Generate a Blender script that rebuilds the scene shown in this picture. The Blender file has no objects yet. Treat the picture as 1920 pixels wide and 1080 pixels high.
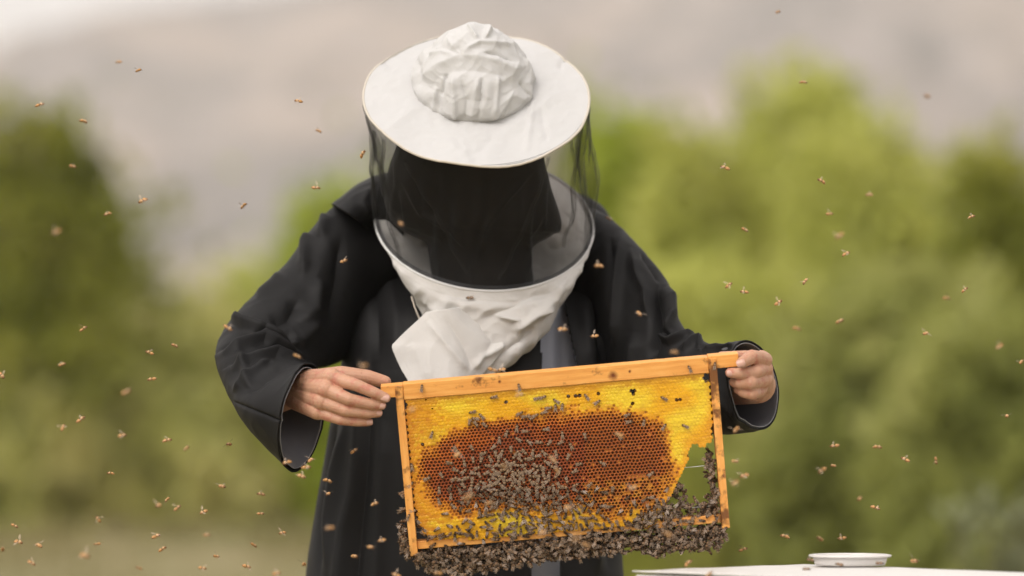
import bpy, bmesh, math, random
import numpy as np
from mathutils import Vector, Matrix, noise, Quaternion

random.seed(7)
rng = np.random.default_rng(7)
SC = bpy.context.scene
COL = SC.collection
R = math.radians

# ------------------------------------------------------------------ camera
ZC = 0.98                      # camera height above the ground
FPX = 7200.0                   # 135 mm lens, 1920 px wide picture
PITCH = math.atan(250 / FPX)
cd = bpy.data.cameras.new('camera')
cd.lens = 135; cd.sensor_width = 36; cd.clip_start = 0.1; cd.clip_end = 9000
cd.dof.use_dof = True; cd.dof.focus_distance = 5.27; cd.dof.aperture_fstop = 2.1
cam = bpy.data.objects.new('camera', cd); COL.objects.link(cam)
cam.location = (0, 0, ZC); cam.rotation_euler = (R(90) + PITCH, 0, 0)
SC.camera = cam

# ------------------------------------------------------------------ world, sun, exposure
SUN_EL, SUN_AZ = R(47), R(214)          # azimuth of the sun, clockwise from +Y (behind-left of the camera)
w = bpy.data.worlds.new('World'); SC.world = w; w.use_nodes = True
nt = w.node_tree; bg = nt.nodes['Background']
sky = nt.nodes.new('ShaderNodeTexSky'); sky.sky_type = 'NISHITA'; sky.sun_disc = False
sky.sun_elevation = SUN_EL; sky.sun_rotation = SUN_AZ
sky.air_density = 1.0; sky.dust_density = 6.0; sky.ozone_density = 1.0
hs = nt.nodes.new('ShaderNodeHueSaturation'); hs.inputs['Saturation'].default_value = 0.18
mx = nt.nodes.new('ShaderNodeMix'); mx.data_type = 'RGBA'; mx.blend_type = 'MULTIPLY'; mx.inputs[0].default_value = 1
mx.inputs[7].default_value = (.62, .60, .58, 1)          # the clear part of the sky, thinned by high cloud
ad = nt.nodes.new('ShaderNodeMix'); ad.data_type = 'RGBA'; ad.blend_type = 'ADD'; ad.inputs[0].default_value = 1
ad.inputs[7].default_value = (5.3, 4.95, 4.7, 1)          # even pale cloud layer over the whole sky
nt.links.new(sky.outputs[0], hs.inputs['Color']); nt.links.new(hs.outputs[0], mx.inputs[6])
nt.links.new(mx.outputs[2], ad.inputs[6]); nt.links.new(ad.outputs[2], bg.inputs[0]); bg.inputs[1].default_value = 0.15
sl = bpy.data.lights.new('sun', 'SUN'); sl.energy = .9; sl.angle = R(28); sl.color = (1, 0.95, 0.90)
sun = bpy.data.objects.new('sun', sl); COL.objects.link(sun)
sd = Vector((math.sin(SUN_AZ) * math.cos(SUN_EL), math.cos(SUN_AZ) * math.cos(SUN_EL), math.sin(SUN_EL)))
sun.rotation_euler = sd.to_track_quat('Z', 'Y').to_euler(); sun.location = sd * 20
SC.view_settings.view_transform = 'Standard'; SC.view_settings.look = 'None'
SC.view_settings.gamma = 1; SC.view_settings.use_curve_mapping = False
SC.view_settings.exposure = 0.06
try:
    SC.cycles.volume_bounces = 1; SC.cycles.transparent_max_bounces = 24; SC.cycles.max_bounces = 6
except Exception: pass

# ------------------------------------------------------------------ helpers
SP, CP = math.sin(PITCH), math.cos(PITCH)
def P(px, py, Y):
    """point of the place seen at picture position px, py (1920 x 1080) and standing Y metres away"""
    x = (px - 960) / FPX; u = (540 - py) / FPX
    d = Vector((x, CP - u * SP, SP + u * CP))
    return Vector((0, 0, ZC)) + d * (Y / d.y)
def proj(co):
    """co Nx3 -> Nx2 picture positions, used when measuring where traced creases run"""
    co = np.asarray(co); z = co[:, 2] - ZC
    f = co[:, 1] * CP + z * SP; u = -co[:, 1] * SP + z * CP
    return np.stack([960 + FPX * co[:, 0] / f, 540 - FPX * u / f], 1)

def tag(o, label=None, cat=None, group=None, kind=None):
    if label: o['label'] = label
    if cat: o['category'] = cat
    if group: o['group'] = group
    if kind: o['kind'] = kind
    return o
def mk(name, verts, faces, mat, parent=None, smooth=True, uvs=None, cols=None, midx=None):
    me = bpy.data.meshes.new(name)
    me.from_pydata([tuple(v) for v in verts], [], [tuple(int(i) for i in f) for f in faces])
    for m in (mat if isinstance(mat, (list, tuple)) else [mat]): me.materials.append(m)
    if smooth: me.polygons.foreach_set('use_smooth', [True] * len(me.polygons))
    if midx is not None: me.polygons.foreach_set('material_index', list(midx))
    if uvs is not None:
        l = me.uv_layers.new(name='UVMap'); vi = np.zeros(len(me.loops), int); me.loops.foreach_get('vertex_index', vi)
        l.data.foreach_set('uv', np.asarray(uvs, dtype=float)[vi].ravel())
    if cols is not None:
        a = me.color_attributes.new('col', 'FLOAT_COLOR', 'POINT')
        c = np.ones((len(verts), 4)); c[:, :3] = np.asarray(cols)[:, :3]; a.data.foreach_set('color', c.ravel())
    me.update()
    o = bpy.data.objects.new(name, me); COL.objects.link(o)
    if parent: o.parent = parent
    return o
def empty(name, loc=(0, 0, 0)):
    o = bpy.data.objects.new(name, None); COL.objects.link(o); o.location = loc; o.empty_display_size = .05
    return o
def reparent(o, root):
    """keep world-space vertices although the root stands elsewhere"""
    o.parent = root; o.matrix_parent_inverse = root.matrix_basis.inverted()
def catmull(K, n):
    """K: m x d control rows -> n rows on a centripetal-like Catmull-Rom through them"""
    K = np.asarray(K, float); m = len(K); out = []
    for s in np.linspace(0, m - 1, n):
        i = min(int(s), m - 2); t = s - i
        p0 = K[i - 1] if i > 0 else 2 * K[0] - K[1]; p1 = K[i]; p2 = K[i + 1]; p3 = K[i + 2] if i + 2 < m else 2 * K[-1] - K[-2]
        out.append(.5 * ((2 * p1) + (-p0 + p2) * t + (2 * p0 - 5 * p1 + 4 * p2 - p3) * t * t + (-p0 + 3 * p1 - 3 * p2 + p3) * t ** 3))
    return np.array(out)
def loft(rows, nphi, nt_, closed_ends=(False, False), sq=1.0):
    """rows: (C, a, d) vectors. returns verts (nt*nphi), faces, grid uv in metres"""
    K = np.array([list(c) + list(a) + list(d) for c, a, d in rows])
    S = catmull(K, nt_)
    ph = np.arange(nphi) / nphi * 2 * math.pi
    cx = np.sign(np.cos(ph)) * np.abs(np.cos(ph)) ** sq; sx = np.sign(np.sin(ph)) * np.abs(np.sin(ph)) ** sq
    V = S[:, None, 0:3] + S[:, None, 3:6] * cx[None, :, None] + S[:, None, 6:9] * sx[None, :, None]
    faces = []
    for j in range(nt_ - 1):
        for i in range(nphi):
            i2 = (i + 1) % nphi
            faces.append((j * nphi + i, (j + 1) * nphi + i, (j + 1) * nphi + i2, j * nphi + i2))
    V = V.reshape(-1, 3)
    if closed_ends[0]: faces.append(tuple(range(nphi)))
    if closed_ends[1]: faces.append(tuple((nt_ - 1) * nphi + i for i in reversed(range(nphi))))
    return V, faces
def sec(A, B, Y, dy, dxpx=0, YA=None, YB=None, dz=0):
    a3 = P(A[0], A[1], YA or Y); b3 = P(B[0], B[1], YB or Y)
    return ((a3 + b3) / 2, (a3 - b3) / 2, Vector((dxpx * .00075, dy, dz)))
def normals(V, F):
    V = np.asarray(V); N = np.zeros_like(V)
    Q = np.array([f for f in F if len(f) == 4])
    n = np.cross(V[Q[:, 2]] - V[Q[:, 0]], V[Q[:, 3]] - V[Q[:, 1]])
    for k in range(4): np.add.at(N, Q[:, k], n)
    return N / (np.linalg.norm(N, axis=1, keepdims=True) + 1e-12)
def polydist(pt, line):
    line = np.asarray(line, float); best = np.full(len(pt), 1e9); sign = np.zeros(len(pt)); tt = np.zeros(len(pt)); L = len(line) - 1
    for i in range(L):
        a, b = line[i], line[i + 1]; ab = b - a
        t = np.clip(((pt - a) @ ab) / (ab @ ab + 1e-9), 0, 1); q = a + t[:, None] * ab; dv = pt - q
        d = np.hypot(dv[:, 0], dv[:, 1]); m = d < best
        best = np.where(m, d, best); sign = np.where(m, np.sign(ab[0] * dv[:, 1] - ab[1] * dv[:, 0]), sign); tt = np.where(m, (i + t) / L, tt)
    return best, sign, tt
def folds(V, F, specs, front=True):
    """press traced ridges (+) and valleys (-) into cloth. spec: (polyline, width px, height m[, step])"""
    V = np.array(V); N = normals(V, F); pt = proj(V)
    # outward orientation check
    c = V.mean(0); 
    if ((V - c) * N).sum() < 0: N = -N
    m = np.clip((-N[:, 1] + .1) * 2.5, 0, 1) if front else np.ones(len(V))
    D = np.zeros(len(V))
    for s in specs:
        line, wd, h = s[0], s[1], s[2]
        d, sg, t = polydist(pt, line)
        env = np.clip(np.sin(np.clip(t, .02, .98) * math.pi) * 1.7, 0, 1)
        if len(s) > 3:      # draped step: ridge on one side, valley on the other
            D += h * env * (np.exp(-((d * sg - wd * .7) / wd) ** 2) - np.exp(-((d * sg + wd * .5) / (wd * .6)) ** 2) * .9)
        else: D += h * env * np.exp(-(d / wd) ** 1.5)
    return V + N * (D * m)[:, None], N
def nz(V, scale, amp, seed=0, ridged=False, stretch=(1, 1, 1)):
    out = np.empty(len(V)); s = [scale * k for k in stretch]
    for i, v in enumerate(V):
        x = noise.noise(Vector((v[0] * s[0] + seed, v[1] * s[1] + seed * 1.7, v[2] * s[2] - seed)))
        out[i] = (1 - abs(x) * 2.6) if ridged else x
    return out * amp

# ------------------------------------------------------------------ materials
def mat(name, base=(.5, .5, .5), rough=.7, spec=.5, sheen=0):
    m = bpy.data.materials.new(name); m.use_nodes = True
    b = m.node_tree.nodes['Principled BSDF']
    b.inputs['Base Color'].default_value = (*base, 1); b.inputs['Roughness'].default_value = rough
    b.inputs['Specular IOR Level'].default_value = spec
    if sheen: b.inputs['Sheen Weight'].default_value = sheen; b.inputs['Sheen Roughness'].default_value = .4
    return m
def N(m, t): return m.node_tree.nodes.new(t)
def L(m, a, b): m.node_tree.links.new(a, b)
def BS(m): return m.node_tree.nodes['Principled BSDF']
def tc(m, kind='Object'): return N(m, 'ShaderNodeTexCoord').outputs[kind]
def mapping(m, scale, src): 
    mp = N(m, 'ShaderNodeMapping'); mp.inputs['Scale'].default_value = scale; L(m, src, mp.inputs['Vector']); return mp.outputs[0]
def ntex(m, scale, vec, detail=4, rough=.55, dist=0):
    n = N(m, 'ShaderNodeTexNoise'); n.inputs['Scale'].default_value = scale; n.inputs['Detail'].default_value = detail
    n.inputs['Roughness'].default_value = rough; n.inputs['Distortion'].default_value = dist; L(m, vec, n.inputs['Vector']); return n.outputs['Fac']
def ramp(m, fac, stops):
    r = N(m, 'ShaderNodeValToRGB'); e = r.color_ramp.elements
    e[0].position = stops[0][0]; e[0].color = (*stops[0][1], 1); e[1].position = stops[1][0]; e[1].color = (*stops[1][1], 1)
    for p, c in stops[2:]: x = e.new(p); x.color = (*c, 1)
    L(m, fac, r.inputs[0]); return r.outputs[0]
def mixc(m, fac, a, b, mode='MIX'):
    x = N(m, 'ShaderNodeMix'); x.data_type = 'RGBA'; x.blend_type = mode
    for s, v in ((x.inputs[0], fac), (x.inputs[6], a), (x.inputs[7], b)):
        if hasattr(v, 'is_output'): L(m, v, s)
        elif isinstance(v, (tuple, list)): s.default_value = (*v, 1)
        else: s.default_value = v
    return x.outputs[2]
def bump(m, h, strength, dist):
    b = N(m, 'ShaderNodeBump'); b.inputs['Strength'].default_value = strength; b.inputs['Distance'].default_value = dist
    L(m, h, b.inputs['Height']); L(m, b.outputs[0], BS(m).inputs['Normal']); return b
def math_(m, op, a, b=None):
    x = N(m, 'ShaderNodeMath'); x.operation = op
    for i, v in enumerate((a, b)):
        if v is None: continue
        if hasattr(v, 'is_output'): L(m, v, x.inputs[i])
        else: x.inputs[i].default_value = v
    return x.outputs[0]

def cloth_mat(name, c1, c2, rough, sheen, bs=.3, scale=9, weave=900):
    m = mat(name, c1, rough, .3, sheen); o = tc(m)
    L(m, mixc(m, ntex(m, scale, o, 5), c1, c2), BS(m).inputs['Base Color'])
    h = math_(m, 'ADD', math_(m, 'MULTIPLY', ntex(m, weave, o, 2), .15), ntex(m, 38, o, 5, .6, 1.2))
    bump(m, h, bs, .003); return m
M_robe = None
M_robe = cloth_mat('black_robe_cloth', (.0085, .0082, .0084), (.013, .0125, .0128), .58, .0, .14)
BS(M_robe).inputs['Specular IOR Level'].default_value = .16
M_lining = cloth_mat('grey_lining_cloth', (.10, .10, .115), (.14, .14, .155), .55, .2)
M_inner = cloth_mat('grey_dress_cloth', (.30, .315, .37), (.38, .395, .45), .6, .2)
M_scarf = cloth_mat('black_scarf_cloth', (.010, .009, .009), (.016, .013, .012), .8, .1)
M_white = cloth_mat('white_cotton', (.47, .462, .455), (.53, .524, .518), .85, .1, .35, 14)
M_crown = cloth_mat('crumpled_white_cotton', (.49, .482, .474), (.55, .544, .538), .85, .1, .45, 14)
M_white2 = cloth_mat('white_collar_cotton', (.58, .555, .525), (.66, .64, .615), .85, .1, .4, 12)
tr_ = N(M_white2, 'ShaderNodeBsdfTranslucent'); tr_.inputs[0].default_value = (.75, .71, .66, 1); xs_ = N(M_white2, 'ShaderNodeMixShader'); xs_.inputs[0].default_value = .12
L(M_white2, BS(M_white2).outputs[0], xs_.inputs[1]); L(M_white2, tr_.outputs[0], xs_.inputs[2]); L(M_white2, xs_.outputs[0], M_white2.node_tree.nodes['Material Output'].inputs['Surface'])
M_edge = mat('brim_piping', (.53, .48, .41), .8)
M_pipe = mat('white_piping', (.62, .61, .60), .6)
M_cuff = mat('grey_cuff_piping', (.26, .26, .28), .7)
M_zip = mat('zip_teeth', (.75, .66, .55), .5)
# netting: black thread with real holes, laid out along the cloth's own UV (metres)
def net_mat(name, period, strand, col=(.012, .012, .012)):
    m = bpy.data.materials.new(name); m.use_nodes = True; nt = m.node_tree
    b = BS(m); b.inputs['Base Color'].default_value = (*col, 1); b.inputs['Roughness'].default_value = .6
    uv = tc(m, 'UV'); sp = N(m, 'ShaderNodeSeparateXYZ'); L(m, uv, sp.inputs[0])
    a = math_(m, 'ADD', sp.outputs[0], sp.outputs[1]); c = math_(m, 'SUBTRACT', sp.outputs[0], sp.outputs[1])
    def line(x, p): return math_(m, 'LESS_THAN', math_(m, 'FRACT', math_(m, 'DIVIDE', x, p)), strand)
    s = math_(m, 'MAXIMUM', line(a, period), line(c, period))
    s = math_(m, 'MAXIMUM', s, line(sp.outputs[1], period))
    t = N(m, 'ShaderNodeBsdfTransparent'); mixs = N(m, 'ShaderNodeMixShader')
    L(m, s, mixs.inputs[0]); L(m, t.outputs[0], mixs.inputs[1]); L(m, b.outputs[0], mixs.inputs[2])
    L(m, mixs.outputs[0], nt.nodes['Material Output'].inputs['Surface']); return m
M_net = net_mat('black_netting', .0033, .105)
M_pleat = net_mat('folded_netting', .0022, .13)
M_hem = net_mat('dense_netting_hem', .0015, .30, (.03, .03, .035))

M_skin = mat('skin', (.50, .285, .20), .5, .4); o_ = tc(M_skin)
cs_ = mixc(M_skin, ntex(M_skin, 45, o_, 4), (.42, .21, .125), (.57, .335, .225))
cs_ = mixc(M_skin, ramp(M_skin, ntex(M_skin, 95, o_, 3), [(.50, (0, 0, 0)), (.68, (.7, .7, .7))]), cs_, (.44, .15, .105))
cs_ = mixc(M_skin, ramp(M_skin, ntex(M_skin, 330, o_, 2), [(.68, (0, 0, 0)), (.74, (.5, .5, .5))]), cs_, (.22, .09, .05))
L(M_skin, cs_, BS(M_skin).inputs['Base Color'])
BS(M_skin).inputs['Subsurface Weight'].default_value = .12; BS(M_skin).inputs['Subsurface Radius'].default_value = (.008, .003, .0015)
bump(M_skin, math_(M_skin, 'ADD', ntex(M_skin, 420, o_, 4), ntex(M_skin, 150, o_, 3, .6, 1.5)), .5, .0012)
M_nail = mat('fingernail', (.56, .33, .255), .3, .5)

# pine of the frame: grain along the piece, knots and propolis stains
def wood(name, axis, knots=True, stain=.5):
    m = mat(name, (.6, .33, .13), .5, .35); o = tc(m)
    sc = (6, 60, 60) if axis == 'x' else (60, 60, 6)
    g = ntex(m, 3.0, mapping(m, sc, o), 6, .6, .4)
    c = ramp(m, g, [(.25, (.66, .27, .06)), (.75, (.90, .50, .15)), (.5, (.82, .39, .095))])
    c = mixc(m, math_(m, 'MULTIPLY', ntex(m, 9, o, 3), .35), c, (.62, .22, .05))
    s = ntex(m, 75, mapping(m, (1, 1, 1), o), 5, .65)
    big = ntex(m, 13, o, 2)
    f = ramp(m, math_(m, 'ADD', math_(m, 'MULTIPLY', s, .55), math_(m, 'MULTIPLY', big, .55)), [(stain + .10, (0, 0, 0)), (stain + .19, (.85, .85, .85))])
    c = mixc(m, f, c, (.09, .025, .010))
    if knots:
        for (x, z, r) in ((.295, -.0135, .008), (.142, -.008, .0028), (.318, -.010, .0025)):
            d = N(m, 'ShaderNodeVectorMath'); d.operation = 'DISTANCE'; d.inputs[1].default_value = (x, -.013, z); L(m, o, d.inputs[0])
            wv = math_(m, 'ADD', d.outputs['Value'], math_(m, 'MULTIPLY', math_(m, 'SUBTRACT', ntex(m, 180, o), .5), .004))
            kf = ramp(m, math_(m, 'DIVIDE', wv, r), [(.25, (1, 1, 1)), (1, (0, 0, 0))])
            c = mixc(m, kf, c, (.17, .045, .012))
    L(m, c, BS(m).inputs['Base Color']); bump(m, math_(m, 'ADD', g, s), .3, .001); return m
M_woodx = wood('pine_top_bar', 'x', True, .545); M_woodz = wood('pine_side_bar', 'z', False, .465); M_woodb = wood('pine_bottom_bar', 'x', False, .52)
M_wax = mat('beeswax', (.7, .4, .02), .38, .5)
at = N(M_wax, 'ShaderNodeAttribute'); at.attribute_name = 'col'; o_ = tc(M_wax)
cw = mixc(M_wax, .6, at.outputs['Color'], ramp(M_wax, ntex(M_wax, 220, mapping(M_wax, (.4, 1, 1), o_), 4), [(.3, (.62, .50, .35)), (.62, (1, 1, 1))]), 'MULTIPLY')
L(M_wax, cw, BS(M_wax).inputs['Base Color'])
BS(M_wax).inputs['Subsurface Weight'].default_value = .0
bump(M_wax, ntex(M_wax, 400, mapping(M_wax, (.35, 1, 1), o_), 5, .7), .55, .0012)
M_wire = mat('frame_wire', (.75, .75, .7), .3, .5)
M_bee = mat('bee_body', (.2, .1, .04), .55, .35)
at = N(M_bee, 'ShaderNodeAttribute'); at.attribute_name = 'col'; L(M_bee, at.outputs['Color'], BS(M_bee).inputs['Base Color'])
def wing_mat(name, col, alpha):
    m = mat(name, col, .35, .6); t = N(m, 'ShaderNodeBsdfTransparent'); x = N(m, 'ShaderNodeMixShader'); x.inputs[0].default_value = alpha
    L(m, t.outputs[0], x.inputs[1]); L(m, BS(m).outputs[0], x.inputs[2]); L(m, x.outputs[0], m.node_tree.nodes['Material Output'].inputs['Surface']); return m
M_wing = wing_mat('bee_wing', (.34, .25, .18), .42)
M_wingf = wing_mat('bee_wing_spread', (.62, .47, .34), .28)
M_hive = mat('white_hive_paint', (.72, .70, .68), .45); o_ = tc(M_hive)
L(M_hive, mixc(M_hive, ntex(M_hive, 14, mapping(M_hive, (1, 4, 1), o_), 5), (.52, .50, .47), (.76, .74, .72)), BS(M_hive).inputs['Base Color']); bump(M_hive, ntex(M_hive, 30, o_), .2, .004)
M_plastic = mat('translucent_white_plastic', (.80, .77, .74), .3); BS(M_plastic).inputs['Transmission Weight'].default_value = .25

# =================================================================== setting
def ground():
    xs = np.concatenate([-np.geomspace(3000, 1, 30), np.geomspace(1, 3000, 30)]); ys = np.concatenate([[-60, -20, -5], np.geomspace(1, 5000, 60)])
    V = [(x, y, 0.0) for y in ys for x in xs]; n = len(xs)
    F = [(j * n + i, j * n + i + 1, (j + 1) * n + i + 1, (j + 1) * n + i) for j in range(len(ys) - 1) for i in range(n - 1)]
    m = mat('dry_ground', (.3, .25, .15), .95, .1); o = tc(m)
    c = ramp(m, ntex(m, .35, o, 5), [(.35, (.15, .155, .05)), (.62, (.31, .24, .13)), (.5, (.20, .185, .08))])
    c = mixc(m, .4, c, ramp(m, ntex(m, 4, o, 6), [(.3, (.12, .11, .05)), (.7, (.44, .36, .24))]))
    L(m, c, BS(m).inputs['Base Color']); bump(m, ntex(m, 12, o, 6), .6, .05)
    tag(mk('ground', V, F, m, smooth=False), kind='structure')
ground()
def mountain():
    ridge = [(-900, 210), (-500, 170), (-200, 125), (0, 86), (100, 52), (200, 22), (300, 8), (400, -4), (600, -30), (900, -80), (1300, -130), (1920, -190), (2400, -150), (3000, -260)]
    rx = np.array([r[0] for r in ridge], float); rz = np.array([r[1] for r in ridge], float)
    nx, ny = 170, 60; V = []; Yr = 1250.0
    for j in range(ny):
        t = j / (ny - 1)
        for i in range(nx):
            px = -900 + 3900 * i / (nx - 1)
            top = P(px, np.interp(px, rx, rz), Yr)
            y = 420 + (Yr - 420) * t if t <= .85 else 420 + (Yr - 420) * t
            x = top.x * (.55 + .45 * t)
            f = t ** 1.25 if t < 1 else 1
            z = top.z * f
            s = math.sin(math.pi * min(t, .999))
            z += s * (46 * (abs(noise.noise(Vector((x / 95, y / 210, 3)))) - .25) + 18 * noise.noise(Vector((x / 34, y / 60, 1))) + 7 * noise.noise(Vector((x / 12, y / 20, 1))))
            V.append((x, y, max(z, -.5)))
    F = [(j * nx + i, j * nx + i + 1, (j + 1) * nx + i + 1, (j + 1) * nx + i) for j in range(ny - 1) for i in range(nx - 1)]
    m = mat('mountain_rock', (.4, .36, .33), .95, .1); o = tc(m)
    c = ramp(m, ntex(m, .011, mapping(m, (1, 1, .6), o), 6, .6, .4), [(.38, (.13, .125, .13)), (.60, (.38, .31, .265)), (.5, (.23, .205, .195))])
    c = mixc(m, .35, c, ramp(m, ntex(m, .06, o, 5), [(.35, (.13, .13, .10)), (.65, (.52, .45, .40))]))
    L(m, c, BS(m).inputs['Base Color'])
    tag(mk('mountain', V, F, m), kind='structure')
mountain()
def haze():
    V = [(x, y, z) for x in (-1400, 1400) for y in (-30, 1700) for z in (-1.0, 420)]
    F = [(0, 1, 3, 2), (4, 6, 7, 5), (0, 4, 5, 1), (2, 3, 7, 6), (0, 2, 6, 4), (1, 5, 7, 3)]
    m = bpy.data.materials.new('haze'); m.use_nodes = True; nt = m.node_tree; nt.nodes.remove(BS(m))
    v = nt.nodes.new('ShaderNodeVolumePrincipled'); v.inputs['Color'].default_value = (.92, .91, .90, 1); v.inputs['Density'].default_value = HAZE; v.inputs['Anisotropy'].default_value = .2
    nt.links.new(v.outputs[0], nt.nodes['Material Output'].inputs['Volume'])
    tag(mk('haze', V, F, m, smooth=False), 'thin pale dusty haze in the air in front of the mountain', 'haze', kind='stuff')
HAZE = .0004
haze()

# ---- shrubs
def leaf_mat(name, c1, c2, c3):
    m = mat(name, c1, .6, .25); o = tc(m); g = N(m, 'ShaderNodeNewGeometry')
    c = ramp(m, ntex(m, 1.3, o, 3), [(.34, c1), (.66, c3), (.5, c2)])
    L(m, c, BS(m).inputs['Base Color'])
    tr = N(m, 'ShaderNodeBsdfTranslucent'); L(m, c, tr.inputs['Color']); x = N(m, 'ShaderNodeMixShader'); x.inputs[0].default_value = .45
    L(m, BS(m).outputs[0], x.inputs[1]); L(m, tr.outputs[0], x.inputs[2]); L(m, x.outputs[0], m.node_tree.nodes['Material Output'].inputs['Surface']); return m
LM = {'bright': leaf_mat('bright_leaves', (.30, .38, .03), (.38, .45, .045), (.46, .50, .09)),
      'olive': leaf_mat('olive_leaves', (.39, .415, .09), (.50, .52, .12), (.60, .60, .18)),
      'dark': leaf_mat('dark_leaves', (.14, .16, .022), (.25, .265, .035), (.37, .36, .07)),
      'deep': leaf_mat('deep_leaves', (.25, .275, .07), (.35, .37, .10), (.45, .445, .16)),
      'straw': leaf_mat('straw_green_leaves', (.46, .465, .15), (.55, .54, .19), (.63, .585, .25)),
      'pale': leaf_mat('pale_grey_leaves', (.16, .18, .09), (.22, .24, .13), (.30, .32, .19))}
M_bark = mat('shrub_bark', (.10, .075, .05), .9)
def tube(V, F, pts, rad, n=6):
    base = len(V); pts = [Vector(p) for p in pts]
    for k, p in enumerate(pts):
        d = (pts[min(k + 1, len(pts) - 1)] - pts[max(k - 1, 0)]).normalized(); a = d.orthogonal().normalized(); b = d.cross(a)
        r = rad[k] if isinstance(rad, (list, tuple)) else rad
        for i in range(n):
            t = 2 * math.pi * i / n; V.append(p + a * (r * math.cos(t)) + b * (r * math.sin(t)))
    for k in range(len(pts) - 1):
        for i in range(n):
            i2 = (i + 1) % n; F.append((base + k * n + i, base + k * n + i2, base + (k + 1) * n + i2, base + (k + 1) * n + i))
    F.append(tuple(base + i for i in reversed(range(n)))); F.append(tuple(base + (len(pts) - 1) * n + i for i in range(n)))
def shrub(px, top, hw, Y, kind, label, nleaf=4200, leaf=.11, wispy=.35, bottom=0.0, seed=0):
    rs = np.random.default_rng(seed + 100)
    c = P(px, 790, Y); H = P(px, top, Y).z; W = hw * Y / FPX
    root = empty('shrub', (c.x, Y, 0)); tag(root, label, 'shrub', 'shrubs in the thicket behind the beekeeper')
    V = []; F = []; ends = []
    for k in range(9):
        a = rs.uniform(0, 2 * math.pi); rr = rs.uniform(.2, .85); h = H * rs.uniform(.55, .97)
        e = Vector((math.cos(a) * W * rr, math.sin(a) * W * rr * .8, h)); mid = Vector((e.x * .35, e.y * .35, h * .5)) + Vector(rs.normal(0, .05 * H, 3))
        s = Vector((e.x * .08, e.y * .08, -.05))
        ends.append((s, mid, e))
    for k, (s, mid, e) in enumerate(ends): tube(V, F, [s, (s + mid) / 2, mid, (mid + e) / 2, e], [H * .018, H * .015, H * .012, H * .008, H * .003], 5)
    mk('stem', V, F, M_bark, root)
    # crown: leaf clumps through an uneven volume, feathery towards the top
    nc = 130; cl = []
    while len(cl) < nc:
        p = rs.uniform(-1, 1, 3); z = (p[2] + 1) / 2
        prof = math.sqrt(max(0, 1 - (max(z - .45, 0) / .56) ** 2)) * (.78 + .22 * min(z / .3, 1))
        if p[0] ** 2 + p[1] ** 2 > prof ** 2: continue
        if noise.noise(Vector((p[0] * 1.7 + seed, p[1] * 1.7, z * 2.4))) < -.18 + wispy * max(z - .4, 0): continue
        if rs.random() < max(0, z - .5) * 1.9 * wispy: continue
        cl.append((p[0] * W, p[1] * W * .8, bottom + z * (H - bottom) * (.86 + .06 * rs.random()) * (1 + (.30 + .25 * wispy) * z * noise.noise(Vector((p[0] * 2.6 + seed * 3.1, p[1] * 2, 5)))), z))
    for k in range(int(30 * wispy) + 6):            # plumes standing above the crown
        a = rs.uniform(-.7, .7); h = H * (rs.uniform(.70, .99) if wispy < .7 else rs.uniform(.75, 1.10))
        for q in range(5):
            cl.append((a * W + rs.normal(0, .08), rs.uniform(-.4, .4) * W, h - q * .06 * H, 1.2))
    cl = np.array(cl); wt_ = 1 / (1 + 3.2 * np.clip(cl[:, 3] - .55, 0, .5)); wt_[cl[:, 3] > 1.1] = .45; idx = rs.choice(len(cl), nleaf, p=wt_ / wt_.sum())
    sp = np.where(cl[idx, 3] > 1.1, .05, np.where(cl[idx, 3] > .62, .16, .10)) * H / 1.6
    pos = cl[idx, :3] + rs.normal(0, 1, (nleaf, 3)) * sp[:, None]
    pos[:, 2] = np.abs(pos[:, 2])
    d = rs.normal(0, 1, (nleaf, 3)) + np.array([0, 0, .7]); d /= np.linalg.norm(d, axis=1, keepdims=True)
    u = np.cross(d, rs.normal(0, 1, (nleaf, 3))); u /= np.linalg.norm(u, axis=1, keepdims=True)
    s = leaf * rs.uniform(.6, 1.4, (nleaf, 1))
    Q = np.stack([pos - d * s * .8, pos + u * s * .35, pos + d * s * .8, pos - u * s * .35], 1).reshape(-1, 3)
    mk('crown', Q, np.arange(nleaf * 4).reshape(-1, 4), LM[kind], root, smooth=False)
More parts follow.
